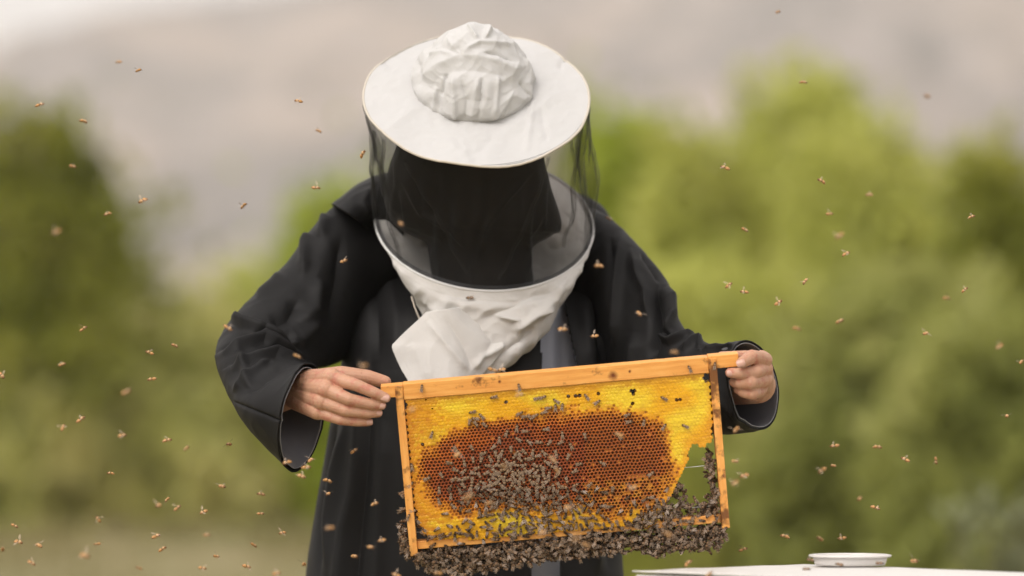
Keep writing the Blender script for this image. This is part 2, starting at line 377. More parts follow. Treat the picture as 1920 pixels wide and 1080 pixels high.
SHR = [ # px, top, half width, Y, kind, wispy, label
 (60, 195, 150, 36, 'dark', .35, 'dark green bush at the left edge in front of the mountain', 5200),
 (-60, 300, 150, 37, 'dark', .2, 'dark bush cut off by the left border of the view', 4000),
 (175, 345, 110, 38, 'dark', .3, 'lower dark bush just right of the tall left bush', 3600),
 (330, 545, 190, 40, 'straw', .3, 'low olive bush below the pale foot of the mountain', 3800),
 (100, 590, 230, 36, 'straw', .2, 'olive bush filling the left side below the dark bush', 4800),
 (540, 500, 150, 41, 'olive', .4, 'olive bush behind the left elbow of the robe', 3600),
 (360, 740, 210, 36, 'straw', .2, 'low bush in the gap left of the hanging sleeve', 4200),
 (640, 330, 120, 36, 'bright', .55, 'bright green bush peeping over the left shoulder', 3200),
 (1170, 165, 120, 29, 'bright', .3, 'bright green bush immediately right of the veil', 4600),
 (1060, 330, 140, 30, 'olive', .3, 'olive bush mostly hidden behind the head and hat', 3000),
 (1340, 250, 130, 27, 'olive', .6, 'yellowish feathery bush right of the bright green one', 5200),
 (1500, 212, 130, 28, 'olive', .8, 'tall feathery bush with a plume rising highest on the right', 5200),
 (1620, 235, 130, 25, 'olive', .6, 'olive feathery bush behind the upper right of the view', 5200),
 (1760, 300, 120, 27, 'olive', .5, 'loose olive bush with pale gaps at its top right of centre', 4200),
 (1890, 275, 130, 23, 'dark', .3, 'dark green bush at the right border of the view', 5600),
 (1330, 470, 220, 22, 'olive', .2, 'broad olive bush right of the right sleeve', 7000),
 (1640, 500, 240, 20, 'deep', .2, 'broad dark bush in the lower right of the view', 8000),
 (1880, 560, 200, 18, 'deep', .2, 'shadowy bush at the right border above the white hive lid', 7000),
 (1240, 720, 180, 21, 'olive', .2, 'green bush low down behind the right end of the comb', 5200),
 (960, 560, 260, 26, 'olive', .2, 'bush hidden almost wholly behind the beekeeper', 4200),
]
for i, s in enumerate(SHR): shrub(s[0], s[1], s[2], s[3], s[4], s[6], s[7], .17 if s[3] > 34 else (.12 if s[3] > 20 else .09), s[5], seed=i)
# nearer pale plant at bottom right
def near_plant():
    c = P(1880, 790, 11.5); root = empty('leafy_plant', (c.x, 11.5, 0)); tag(root, 'pale grey-green leafy plant in the bottom right corner', 'plant')
    V = []; F = []; LV = []; LF = []; rs = np.random.default_rng(5)
    for k in range(16):
        a = rs.uniform(0, 6.28); tip = Vector((math.cos(a) * rs.uniform(.02, .28), math.sin(a) * .2, rs.uniform(.50, .88)))
        pts = [Vector((tip.x * t * t, tip.y * t * t, tip.z * t)) for t in (0, .33, .66, 1)]
        tube(V, F, pts, [.006, .005, .004, .002], 5)
        for q in range(14):
            t = .25 + .75 * q / 13; p = Vector((tip.x * t * t, tip.y * t * t, tip.z * t)); b = rs.uniform(0, 6.28)
            d = Vector((math.cos(b), math.sin(b), .7)).normalized(); u = d.cross(Vector((0, 0, 1))).normalized(); n0 = len(LV); s = rs.uniform(.07, .12)
            LV += [p, p + d * s * .5 + u * s * .22, p + d * s, p + d * s * .5 - u * s * .22]; LF.append((n0, n0 + 1, n0 + 2, n0 + 3))
    mk('stem', V, F, M_bark, root); mk('foliage', LV, LF, LM['pale'], root, smooth=False)
near_plant()
def grass():
    rs = np.random.default_rng(9); n = 14000; y = rs.uniform(14, 60, n); x = rs.uniform(-1, 1, n) * (y * .17 + 1)
    k = np.array([noise.noise(Vector((a * .35, b * .2, 0))) for a, b in zip(x, y)]) > -.05; x, y = x[k], y[k]; n = len(x)
    h = rs.uniform(.06, .22, n); a = rs.uniform(0, 3.14, n); wd = .02; lx = rs.normal(0, .05, n)
    b0 = np.stack([x - np.cos(a) * wd, y - np.sin(a) * wd, np.zeros(n)], 1); b1 = np.stack([x + np.cos(a) * wd, y + np.sin(a) * wd, np.zeros(n)], 1)
    tpt = np.stack([x + lx, y, h], 1)
    V = np.stack([b0, b1, tpt], 1).reshape(-1, 3)
    m = leaf_mat('dry_grass', (.16, .15, .05), (.25, .22, .09), (.36, .30, .16))
    tag(mk('grass', V, np.arange(n * 3).reshape(-1, 3), m, smooth=False), 'dry low grass on the sandy ground behind', 'grass', kind='stuff')
grass()

# =================================================================== hive
def hive():
    LZ = P(1185, 1066, 5.0).z
    lc = P(1185, 1066, 5.0); th = R(47)
    ex = Vector((math.cos(th), -math.sin(th), 0)); ey = Vector((math.sin(th), math.cos(th), 0))
    LX, LY = .51, .33
    root = empty('beehive', (lc.x, lc.y, 0)); root.rotation_euler = (0, 0, -th)
    tag(root, 'white painted beehive whose lid shows along the bottom right edge', 'beehive')
    def box(name, x0, x1, y0, y1, z0, z1, m, bev=.003):
        bm = bmesh.new(); bmesh.ops.create_cube(bm, size=1)
        for v in bm.verts: v.co = Vector(((x0 + x1) / 2 + v.co.x * (x1 - x0), (y0 + y1) / 2 + v.co.y * (y1 - y0), (z0 + z1) / 2 + v.co.z * (z1 - z0)))
        bmesh.ops.bevel(bm, geom=bm.edges[:], offset=bev, segments=2, affect='EDGES')
        me = bpy.data.meshes.new(name); bm.to_mesh(me); bm.free(); me.materials.append(m); o = bpy.data.objects.new(name, me); COL.objects.link(o); o.parent = root; return o
    # lid top slightly bowed
    n = 24; V = []; F = []
    for j in range(n + 1):
        for i in range(n + 1):
            u, v = i / n, j / n; V.append((u * LX, v * LY, LZ - .0025 + .0015 * math.sin(math.pi * u) * math.sin(math.pi * v) + .0012 * noise.noise(Vector((u * 5, v * 5, 2)))))
    for j in range(n):
        for i in range(n): a = j * (n + 1) + i; F.append((a, a + 1, a + n + 2, a + n + 1))
    lid = mk('lid', V, F, M_hive, root); so = lid.modifiers.new('s', 'SOLIDIFY'); so.thickness = .002; so.offset = -1
    box('lid_rim', .001, LX - .001, .001, LY - .001, LZ - .06, LZ - .0075, M_hive)
    box('hive_body', .012, LX - .012, .012, LY - .012, .30, LZ - .061, M_hive)
    box('hive_body', .012, LX - .012, .012, LY - .012, .12, .299, M_hive)
    box('bottom_board', 0, LX, -.03, LY, .10, .119, M_hive)
    for x in (.02, LX - .06):
        for y in (.02, LY - .06): box('leg', x, x + .04, y, y + .04, 0, .099, M_woodb)
    return LZ
LZ = hive()
def feeder():
    c = P(1594, 1066, 5.12); root = empty('plastic_tub', (c.x, c.y, LZ)); tag(root, 'translucent white round plastic tub standing on the hive lid', 'tub')
    s = .00072
    prof = [(60, 0), (62, 2), (66, 12), (68, 13)]
    def lathe(name, pr, parent):
        V = []; F = []; n = 64
        for r, z in pr:
            for i in range(n): t = 2 * math.pi * i / n; V.append((r * s * math.cos(t), r * s * math.sin(t), z * s))
        for j in range(len(pr) - 1):
            for i in range(n): F.append((j * n + i, j * n + (i + 1) % n, (j + 1) * n + (i + 1) % n, (j + 1) * n + i))
        return mk(name, V, F, M_plastic, parent)
    o = lathe('tub_wall', [(.5, 0), (64, 0), (66, 4), (69, 16), (67, 16), (64, 5), (.5, 2)], root)
    lathe('tub_rim', [(68, 15.5), (75.5, 15.5), (76.5, 17), (76, 19), (70, 20), (67.5, 18.5), (68, 15.5)], root)
feeder()

# =================================================================== beekeeper
PY = 5.62
person = empty('person', (P(905, 600, PY).x, PY, 0))
tag(person, 'beekeeper in black robe, white brimmed hat and veil, bending over the honeycomb', 'person')
def part(name, V, F, m, parent=None, uvs=None, solid=0, off=0, sub=0, smooth=True):
    o = mk(name, V, F, m, uvs=uvs, smooth=smooth); reparent(o, person)
    if parent: o.parent = parent; o.matrix_parent_inverse = Matrix()   # parents share the same space
    if solid:
        s = o.modifiers.new('thickness', 'SOLIDIFY'); s.thickness = solid; s.offset = off
    return o

# ---- body: one continuous surface under the clothes, with hands
def capsule(V, F, a, ra, b, rb, n=14, flat=1.0):
    a, b = Vector(a), Vector(b); d = (b - a); Lh = d.length; d = d / (Lh + 1e-9); x = d.orthogonal().normalized(); y = d.cross(x)
    prof = []
    for k in range(5): t = math.pi / 2 * (1 - k / 4.0); prof.append((-math.sin(t) * ra, max(math.cos(t), .02) * ra))
    for k in range(5): t = math.pi / 2 * k / 4.0; prof.append((Lh + math.sin(t) * rb, max(math.cos(t), .02) * rb))
    base = len(V)
    for h, r in prof:
        for i in range(n): t = 2 * math.pi * i / n; V.append(a + d * h + x * (r * math.cos(t)) + y * (r * math.sin(t)))
    for j in range(len(prof) - 1):
        for i in range(n): i2 = (i + 1) % n; F.append((base + j * n + i, base + j * n + i2, base + (j + 1) * n + i2, base + (j + 1) * n + i))
    F.append(tuple(base + i for i in reversed(range(n)))); F.append(tuple(base + (len(prof) - 1) * n + i for i in range(n)))
def remeshed(V, F, voxel, it=2):
    me = bpy.data.meshes.new('tmp'); me.from_pydata([tuple(v) for v in V], [], F); o = bpy.data.objects.new('tmp', me); COL.objects.link(o)
    r = o.modifiers.new('r', 'REMESH'); r.mode = 'VOXEL'; r.voxel_size = voxel
    s = o.modifiers.new('s', 'SMOOTH'); s.factor = .5; s.iterations = it
    dg = bpy.context.evaluated_depsgraph_get(); ev = o.evaluated_get(dg); m2 = bpy.data.meshes.new_from_object(ev)
    v = np.array([x.co[:] for x in m2.vertices]); f = [tuple(p.vertices) for p in m2.polygons]
    bpy.data.objects.remove(o); return v, f
def chain(V, F, pts, rr):
    for i in range(len(pts) - 1): capsule(V, F, pts[i], rr[i], pts[i + 1], rr[i + 1])
bV, bF = [], []
Q = lambda x, y, Y: P(x, y, Y)
hipc = Q(900, 1010, 5.66); chest = Q(905, 580, 5.69); neck = Q(905, 440, 5.60); head = Q(900, 300, 5.50)
capsule(bV, bF, hipc + Vector((-.07, 0, 0)), .12, chest + Vector((-.07, 0, 0)), .10); capsule(bV, bF, hipc + Vector((.07, 0, 0)), .12, chest + Vector((.07, 0, 0)), .10)
capsule(bV, bF, chest, .10, neck, .055); capsule(bV, bF, neck, .05, head, .055)
capsule(bV, bF, head, .075, Q(896, 215, 5.45), .078); capsule(bV, bF, Q(900, 350, 5.46), .05, head, .06)          # skull, jaw
capsule(bV, bF, Q(899, 300, 5.425), .009, Q(899, 328, 5.412), .012)                                              # nose
for s in (-1, 1): capsule(bV, bF, Q(900 + s * 98, 290, 5.50), .010, Q(900 + s * 98, 325, 5.50), .008)             # ears
shL, shR = Q(735, 460, 5.72), Q(1070, 480, 5.74); elL, elR = Q(478, 715, 5.47), Q(1235, 730, 5.52)
wrL, wrR = Q(520, 750, 5.325), Q(1420, 722, 5.315)
capsule(bV, bF, shL, .045, chest, .07); capsule(bV, bF, shR, .045, chest, .07)
chain(bV, bF, [shL, elL, wrL], [.040, .026, .020]); chain(bV, bF, [shR, elR, wrR], [.042, .034, .024])
for s in (-1, 1):
    h0 = hipc + Vector((s * .09, 0, -.02)); k0 = Vector((person.location.x + s * .11, 5.62, .46)); f0 = Vector((person.location.x + s * .12, 5.68, .09))
    chain(bV, bF, [h0, k0, f0], [.085, .058, .042]); capsule(bV, bF, f0 + Vector((0, -.0, -.05)), .035, f0 + Vector((s * .03, -.17, -.055)), .028)
v1, f1 = remeshed(bV, bF, .009, 3)
# hands -----------------------------------------------------------------
hV, hF = [], []
# hand at the left of the picture: back of hand to the camera, four fingers over the lug, thumb behind
wa, wb = Q(563, 717, 5.268), Q(553, 744, 5.268)
kn = [Q(622, 708, 5.196), Q(611, 730, 5.190), Q(603, 752, 5.194), Q(596, 772, 5.202)]
for k, q in enumerate(kn):
    w0 = wa + (wb - wa) * (k / 3); capsule(hV, hF, w0, .0175, q, (.0135, .0135, .0125, .0115)[k], 16)
capsule(hV, hF, wrL, .019, (wa + wb) / 2 + Vector((0, .004, 0)), .0215, 16); 
fing = [([kn[0], Q(668, 722, 5.176), Q(703, 737, 5.174), Q(723, 746, 5.177)], [.0112, .0092, .0083, .0072]),
        ([kn[1], Q(655, 749, 5.174), Q(695, 758, 5.178), Q(715, 760, 5.183)], [.0112, .0092, .0082, .0070]),
        ([kn[2], Q(648, 770, 5.180), Q(690, 775, 5.184), Q(709, 774, 5.189)], [.0105, .0086, .0076, .0066]),
        ([kn[3], Q(638, 787, 5.188), Q(672, 791, 5.190), Q(691, 791, 5.194)], [.0098, .0078, .0070, .0062])]
for pts, rr in fing: chain(hV, hF, pts, [q * .94 for q in rr])
chain(hV, hF, [Q(580, 718, 5.24), Q(640, 703, 5.225), Q(690, 707, 5.226), Q(722, 716, 5.228)], [.018, .0125, .0100, .0085])
# hand at the right: thumb in front of the lug, index behind it, the others folded under
cR = Q(1425, 702, 5.266)
kr = [Q(1428, 672, 5.232), Q(1433, 691, 5.226), Q(1432, 712, 5.228), Q(1423, 732, 5.236)]
for k, q in enumerate(kr): capsule(hV, hF, cR, .0175, q, (.0115, .0125, .012, .0105)[k], 16)
capsule(hV, hF, wrR, .024, cR, .019, 16); capsule(hV, hF, wrR + (elR - wrR) * .3, .027, wrR, .026, 16)
fR = [([Q(1433, 675, 5.222), Q(1409, 669, 5.190), Q(1391, 680, 5.172)], [.0122, .0105, .0082]),                          # thumb
      ([kr[0], Q(1398, 668, 5.240), Q(1353, 668, 5.228)], [.0105, .0088, .0072]),                                           # index behind
      ([kr[1], Q(1418, 697, 5.192), Q(1393, 700, 5.186), Q(1369, 699, 5.192)], [.0110, .0092, .0082, .0072]),               # middle
      ([kr[2], Q(1408, 717, 5.188), Q(1388, 718, 5.198), Q(1377, 716, 5.212)], [.0112, .0098, .0088, .0080]),               # ring
      ([kr[3], Q(1411, 738, 5.198), Q(1394, 735, 5.206), Q(1385, 730, 5.220)], [.0102, .0092, .0082, .0075])]               # little
for pts, rr in fR: chain(hV, hF, pts, [q * .94 for q in rr])
v2, f2 = remeshed(hV, hF, .00085, 3)
n1 = len(v1)
body = part('body', np.vstack([v1, v2]), f1 + [tuple(i + n1 for i in f) for f in f2], M_skin)
def nail(p, d, w_, l_):
    V = []; F = []; d = Vector(d).normalized(); up = Vector((0, -1, .12)).normalized(); s = d.cross(up).normalized(); up = s.cross(d)
    n = 7
    for j in range(n):
        for i in range(n):
            a = (i / (n - 1) - .5) * 2; b = (j / (n - 1) - .5) * 2; rr = max(1, (abs(a) ** 4 + abs(b) ** 4) ** .25)
            a2, b2 = a / rr, b / rr; V.append(p + s * (a2 * w_) + d * (b2 * l_) + up * (-.0028 * a2 * a2 - .0006 * b2 * b2))
    for j in range(n - 1):
        for i in range(n - 1): F.append((j * n + i, j * n + i + 1, (j + 1) * n + i + 1, (j + 1) * n + i))
    part('fingernail', V, F, M_nail, body, solid=.0006)
for px, py, Y, dx, dz, w_, l_ in ((722, 746, 5.1692, 1, -.25, .0050, .0058), (715, 760, 5.1755, 1, -.05, .0048, .0055), (709, 774, 5.1818, 1, 0, .0044, .0052),
                                  (692, 791, 5.1872, 1, 0, .0042, .0050), (1389, 681, 5.1632, -1, -.35, .0052, .0060), (1370, 699, 5.1842, -1, -.02, .0046, .0055)):
    nail(Q(px, py, Y), (dx, 0, dz), w_, l_)

# ---- robe torso
rows = [sec((800, 335), (1020, 350), 5.75, .02), sec((718, 338), (1100, 378), 5.74, .045), sec((672, 362), (1136, 405), 5.73, .065),
        sec((652, 430), (1160, 470), 5.71, .075), sec((650, 500), (1164, 520), 5.70, .08), sec((648, 590), (1168, 610), 5.65, .135),
sec((645, 690), (1166, 700), 5.62, .14),
        sec((622, 810), (1162, 810), 5.62, .145), sec((604, 910), (1161, 910), 5.62, .15), sec((590, 1000), (1161, 1000), 5.62, .155),
        sec((578, 1090), (1163, 1090), 5.62, .165), sec((560, 1350), (1180, 1350), 5.62, .18), sec((530, 1700), (1200, 1700), 5.62, .20), sec((500, 2015), (1225, 2015), 5.62, .22)]
V, F = loft(rows, 420, 520, sq=.85)
tf = [([(664, 420), (668, 500), (660, 580), (652, 640)], 9, -.006), ([(680, 640), (671, 862), (664, 929), (649, 995), (640, 1080), (625, 1300)], 12, .010),
      ([(700, 620), (690, 862), (684, 929), (672, 1040), (655, 1300)], 12, -.008), ([(640, 760), (611, 884), (602, 973), (607, 1090)], 8, -.012), ([(655, 780), (630, 884), (618, 973), (622, 1090)], 9, .007),
      ([(720, 780), (716, 900), (705, 1080), (690, 1300)], 16, .007), ([(1118, 440), (1119, 560), (1123, 690)], 9, -.010), ([(1100, 430), (1100, 560), (1106, 690), (1110, 1080)], 12, .008),
      ([(1142, 800), (1138, 940), (1140, 1080)], 12, -.008), ([(1120, 930), (1115, 1000), (1118, 1080)], 10, .007), ([(700, 430), (730, 520), (745, 600), (742, 700)], 18, .006),
      ([(690, 470), (705, 560), (712, 680)], 12, -.006), ([(1090, 560), (1098, 690)], 9, .006)]
V, Nn = folds(V, F, tf)
V = V + Nn * (nz(V, 7, .007, 2, stretch=(1.9, 1, .25)) + nz(V, 16, .0018, 5, stretch=(1.6, 1, .25)))[:, None]
# open the front of the coat between its two hanging edges
pt = proj(V); ex_y = [330, 540, 590, 690, 1050, 1400, 2100]; el = [1000, 1005, 1014, 1017, 1000, 985, 960]; er = [1040, 1052, 1060, 1080, 1048, 1060, 1080]
lo = np.interp(pt[:, 1], ex_y, el); hi = np.interp(pt[:, 1], ex_y, er)
kill = (pt[:, 0] > lo) & (pt[:, 0] < hi) & (Nn[:, 1] < 0) & (pt[:, 1] > 520)
F2 = [f for f in F if not any(kill[i] for i in f)]
used = sorted({i for f in F2 for i in f}); mp = {a: b for b, a in enumerate(used)}
robe = part('robe', V[used], [tuple(mp[i] for i in f) for f in F2], M_robe, solid=.003, off=-1)
# ---- grey dress seen in the opening
rows = [sec((780, 540), (1080, 550), 5.66, .07), sec((700, 600), (1120, 610), 5.64, .11), sec((690, 800), (1110, 800), 5.62, .125), sec((670, 1090), (1120, 1090), 5.62, .14), sec((640, 1900), (1150, 1900), 5.62, .17)]
V, F = loft(rows, 160, 160, (True, True)); V, Nn = folds(V, F, [([(1030, 560), (1034, 700), (1020, 1080)], 6, .004), ([(1052, 600), (1056, 700), (1040, 1080)], 5, -.004)])
part('inner_dress', V, F, M_inner)

# ---- sleeves
def wr(V, F, specs, seeds, a1=.0020, a2=.0007):
    V, Nn = folds(V, F, [(q[0], q[1] * .85, q[2] * 1.3) + tuple(q[3:]) for q in specs])
    return V + Nn * (nz(V, 9, a1, seeds, stretch=(1, 1, 1.3)) + nz(V, 30, a2, seeds + 3, ridged=True))[:, None], Nn
rows = [sec((735, 372), (745, 560), 5.66, .07), sec((690, 368), (705, 600), 5.655, .085), sec((622, 394), (672, 640), 5.63, .10), sec((540, 496), (640, 672), 5.58, .105),
        sec((452, 580), (606, 686), 5.52, .105), sec((410, 654), (586, 686), 5.45, .10, 6), sec((428, 730), (581, 685), 5.38, .095, 12), sec((470, 800), (580, 684), 5.315, .092, 20),
        sec((538, 884), (580, 684), 5.285, .072, 26, YB=5.25)]
# cuff: keep a real round opening
Cc = P(566, 784, 5.265); ac = (P(553, 884, 5.30) - P(580, 685, 5.25)) / 2; rows[-1] = (Cc + Vector((0, 0, 0)), ac, Vector((.024, .078, 0)))
V, F = loft(rows, 360, 420)
sf = [([(441, 592), (463, 608), (504, 622), (545, 643)], 9, .014, 1), ([(413, 664), (454, 645), (494, 631), (530, 648), (556, 660)], 7, .010, 1), ([(431, 690), (463, 676), (516, 656), (548, 670), (580, 682)], 8, .009, 1),
      ([(445, 655), (462, 700), (470, 730)], 8, .006), ([(438, 735), (470, 706), (504, 676)], 7, .006), ([(463, 740), (500, 712), (542, 688)], 7, -.005), ([(611, 404), (610, 420), (602, 450)], 9, .007),
      ([(584, 440), (576, 460), (568, 520)], 9, .008), ([(530, 512), (512, 535), (480, 560)], 12, .006), ([(560, 560), (540, 600), (505, 612)], 16, -.008), ([(600, 600), (560, 640), (540, 640)], 16, .008),
      ([(438, 752), (485, 771), (538, 792)], 3.0, -.0035), ([(640, 440), (632, 520), (615, 620)], 18, -.007), ([(600, 520), (590, 580), (560, 610)], 14, .007)]
V, Nn = wr(V, F, sf, 11)
nph = 360
slL = part('sleeve', V, F, M_robe, solid=.0022, off=-1)
def lining(V, nphi, nt_, j0, name='lining', inset=.0045):
    G = V.reshape(nt_, nphi, 3)[j0:]; c = G.mean(1, keepdims=True); d = c - G; d /= np.linalg.norm(d, axis=2, keepdims=True)
    G2 = G + d * inset; m = len(G2)
    F = [(j * nphi + i, j * nphi + (i + 1) % nphi, (j + 1) * nphi + (i + 1) % nphi, (j + 1) * nphi + i) for j in range(m - 1) for i in range(nphi)]
    return G2.reshape(-1, 3), F
lV, lF = lining(V, 360, 420, 330); part('lining', lV, lF, M_lining, slL, solid=.001)
def edge_cord(ring, name, m, parent, r=.0011, step=3):
    pts = ring[::step]; V = []; F = []; n = len(pts); k = 6
    for a in range(n):
        p = Vector(pts[a]); d = (Vector(pts[(a + 1) % n]) - Vector(pts[a - 1])).normalized(); x = d.orthogonal().normalized(); y = d.cross(x)
        x = (Vector((0, 0, 1)).cross(d)).normalized() if abs(d.z) < .99 else x; y = d.cross(x)
        for i in range(k): t = 2 * math.pi * i / k; V.append(p + x * (r * math.cos(t)) + y * (r * math.sin(t)))
    for a in range(n):
        b = (a + 1) % n
        for i in range(k): F.append((a * k + i, a * k + (i + 1) % k, b * k + (i + 1) % k, b * k + i))
    return part(name, V, F, m, parent)
edge_cord(lV.reshape(-1, 360, 3)[-1], 'cuff_piping', M_cuff, slL, .0006)

rows = [sec((1060, 400), (1050, 600), 5.67, .07), sec((1108, 392), (1092, 640), 5.66, .085), sec((1150, 416), (1118, 700), 5.63, .10), sec((1203, 466), (1150, 760), 5.58, .105),
        sec((1247, 524), (1185, 800), 5.53, .10), sec((1273, 600), (1225, 822), 5.47, .09), sec((1305, 634), (1275, 822), 5.42, .08, -6), sec((1345, 648), (1330, 816), 5.37, .068, -4)]
Cc = P(1412, 722, 5.29); rows.append((P(1380, 728, 5.335), (P(1375, 640, 5.32) - P(1388, 812, 5.34)) / 2, Vector((.012, .055, 0))))
rows.append((Cc, (P(1402, 640, 5.27) - P(1425, 808, 5.31)) / 2, Vector((.038, .052, 0))))
V, F = loft(rows, 360, 420)
sf = [([(1167, 430), (1161, 502), (1158, 580), (1154, 660)], 9, .010), ([(1146, 440), (1142, 540), (1138, 660)], 9, -.008), ([(1180, 462), (1195, 517), (1211, 549), (1215, 600)], 10, .007),
      ([(1236, 530), (1230, 612), (1218, 680)], 9, -.014), ([(1250, 536), (1258, 590), (1250, 628)], 9, .010), ([(1238, 622), (1257, 637), (1278, 631), (1305, 627)], 7, .011, 1),
      ([(1278, 660), (1295, 645), (1312, 636), (1311, 655)], 6, .008), ([(1315, 655), (1349, 650), (1384, 640)], 5, .006, 1), ([(1200, 470), (1222, 500), (1238, 530)], 6, -.006), ([(1190, 620), (1185, 700), (1195, 760)], 16, .008),
      ([(1330, 740), (1370, 770), (1400, 790)], 12, .004)]
V, Nn = wr(V, F, sf, 23)
slR = part('sleeve', V, F, M_robe, solid=.0022, off=-1)
lV, lF = lining(V, 360, 420, 340); part('lining', lV, lF, M_lining, slR, solid=.001)
edge_cord(lV.reshape(-1, 360, 3)[-1], 'cuff_piping', M_cuff, slR, .0006)
# ---- hood lying over the shoulders
rows = [sec((760, 322), (760, 500), 5.64, .09), sec((712, 330), (728, 455), 5.64, .09), sec((668, 350), (705, 438), 5.635, .095), sec((624, 386), (694, 432), 5.625, .105)]
V, F = loft(rows, 160, 90); V, Nn = wr(V, F, [([(700, 350), (680, 380), (690, 410)], 10, .004)], 31, .002, .0008)
part('hood', V, F, M_robe, solid=.003)

# ---- black head scarf behind the net
def prs(L_, R_, Y, dy): return sec(L_, R_, Y, dy)
rows = [prs((790, 170), (1000, 170), 5.46, .07), prs((756, 230), (1008, 234), 5.455, .075), prs((743, 280), (1018, 286), 5.455, .075), prs((722, 357), (1034, 355), 5.475, .08),
        prs((737, 414), (1051, 424), 5.505, .085), prs((772, 440), (1036, 438), 5.52, .085), prs((801, 456), (997, 464), 5.535, .085), prs((808, 500), (998, 498), 5.55, .085), prs((816, 545), (1001, 540), 5.56, .09), prs((830, 620), (990, 620), 5.58, .09)]
V, F = loft(rows, 220, 260, (True, True), sq=.9)
V, Nn = wr(V, F, [([(750, 330), (790, 400), (845, 430), (877, 470)], 5, .006), ([(1000, 320), (950, 370), (915, 420), (892, 490)], 5, .006), ([(1020, 400), (990, 440), (990, 520)], 5, .004), ([(880, 500), (885, 545)], 8, .003)], 41, .003, .001)
part('scarf', V, F, M_scarf)

# ---- hat
E2 = Vector((0, .76, .65)); bC = P(893, 178, 5.41); E1 = Vector((1, 0, -.022)).normalized(); NB = E1.cross(E2).normalized()
rC = P(908, 418, 5.56); G1 = Vector((1, 0, -.055)).normalized(); NR = G1.cross(E2).normalized()
RB, RR = .1595, .158
def brim_pt(ph, r, h=0): return bC + E1 * (r * math.cos(ph)) + E2 * (r * math.sin(ph)) + NB * h
hat = empty('hat', bC); reparent(hat, person); hatmat = None
def hpart(name, V, F, m, uvs=None, solid=0, off=0):
    o = mk(name, V, F, m, uvs=uvs); bpy.context.view_layer.update(); o.parent = hat; o.matrix_parent_inverse = hat.matrix_world.inverted()
    if solid: s = o.modifiers.new('thickness', 'SOLIDIFY'); s.thickness = solid; s.offset = off
    return o
V = []; F = []; n = 240; m_ = 60
for j in range(m_):
    r = .055 + (RB - .055) * j / (m_ - 1)
    for i in range(n):
        ph = 2 * math.pi * i / n; q = r / RB
        h = -.006 * q ** 2 + .0035 * math.sin(2 * ph + .6) * q + .0016 * math.sin(7 * ph + 1) * q ** 2
        V.append(brim_pt(ph, r, h))
for j in range(m_ - 1):
    for i in range(n): F.append((j * n + i, (j + 1) * n + i, (j + 1) * n + (i + 1) % n, j * n + (i + 1) % n))
V = np.array(V); Nn = np.tile(np.array(NB), (len(V), 1)); pt = proj(V); D = np.zeros(len(V))
for line, wd, h in (([(1000, 185), (995, 230), (984, 296)], 5, .0028), ([(1012, 190), (1020, 240), (1030, 270)], 6, -.0020), ([(1068, 100), (1052, 118), (1050, 132)], 4, -.0035), ([(720, 250), (760, 220), (790, 190)], 10, .002),
                    ([(830, 262), (870, 290), (880, 312)], 9, .0018), ([(930, 250), (905, 280), (880, 300)], 8, -.0018), ([(715, 110), (745, 130)], 9, -.002), ([(940, 255), (1000, 215), (1040, 180)], 9, .002)):
    d, sg, t = polydist(pt, line); D += h * np.clip(np.sin(np.clip(t, .05, .95) * math.pi) * 1.6, 0, 1) * np.exp(-(d / wd) ** 1.5)
D += nz(V, 22, .0016, 3) + nz(V, 60, .0006, 8, ridged=True)
V = V + Nn * D[:, None]; brimV = V
hpart('brim', V, F, M_white, solid=.0016)
ring = V.reshape(m_, n, 3)[-1]
def cord(ring, r, k=8):
    V = []; F = []; n = len(ring)
    for a in range(n):
        p = Vector(ring[a]); d = (Vector(ring[(a + 1) % n]) - Vector(ring[a - 1])).normalized(); x = d.cross(NB).normalized(); y = d.cross(x)
        for i in range(k): t = 2 * math.pi * i / k; V.append(p + x * (r * math.cos(t)) + y * (r * math.sin(t)))
    for a in range(n):
        b = (a + 1) % n
        for i in range(k): F.append((a * k + i, a * k + (i + 1) % k, b * k + (i + 1) % k, b * k + i))
    return V, F
cv, cf = cord(ring, .0019); hpart('brim_piping', cv, cf, M_edge)
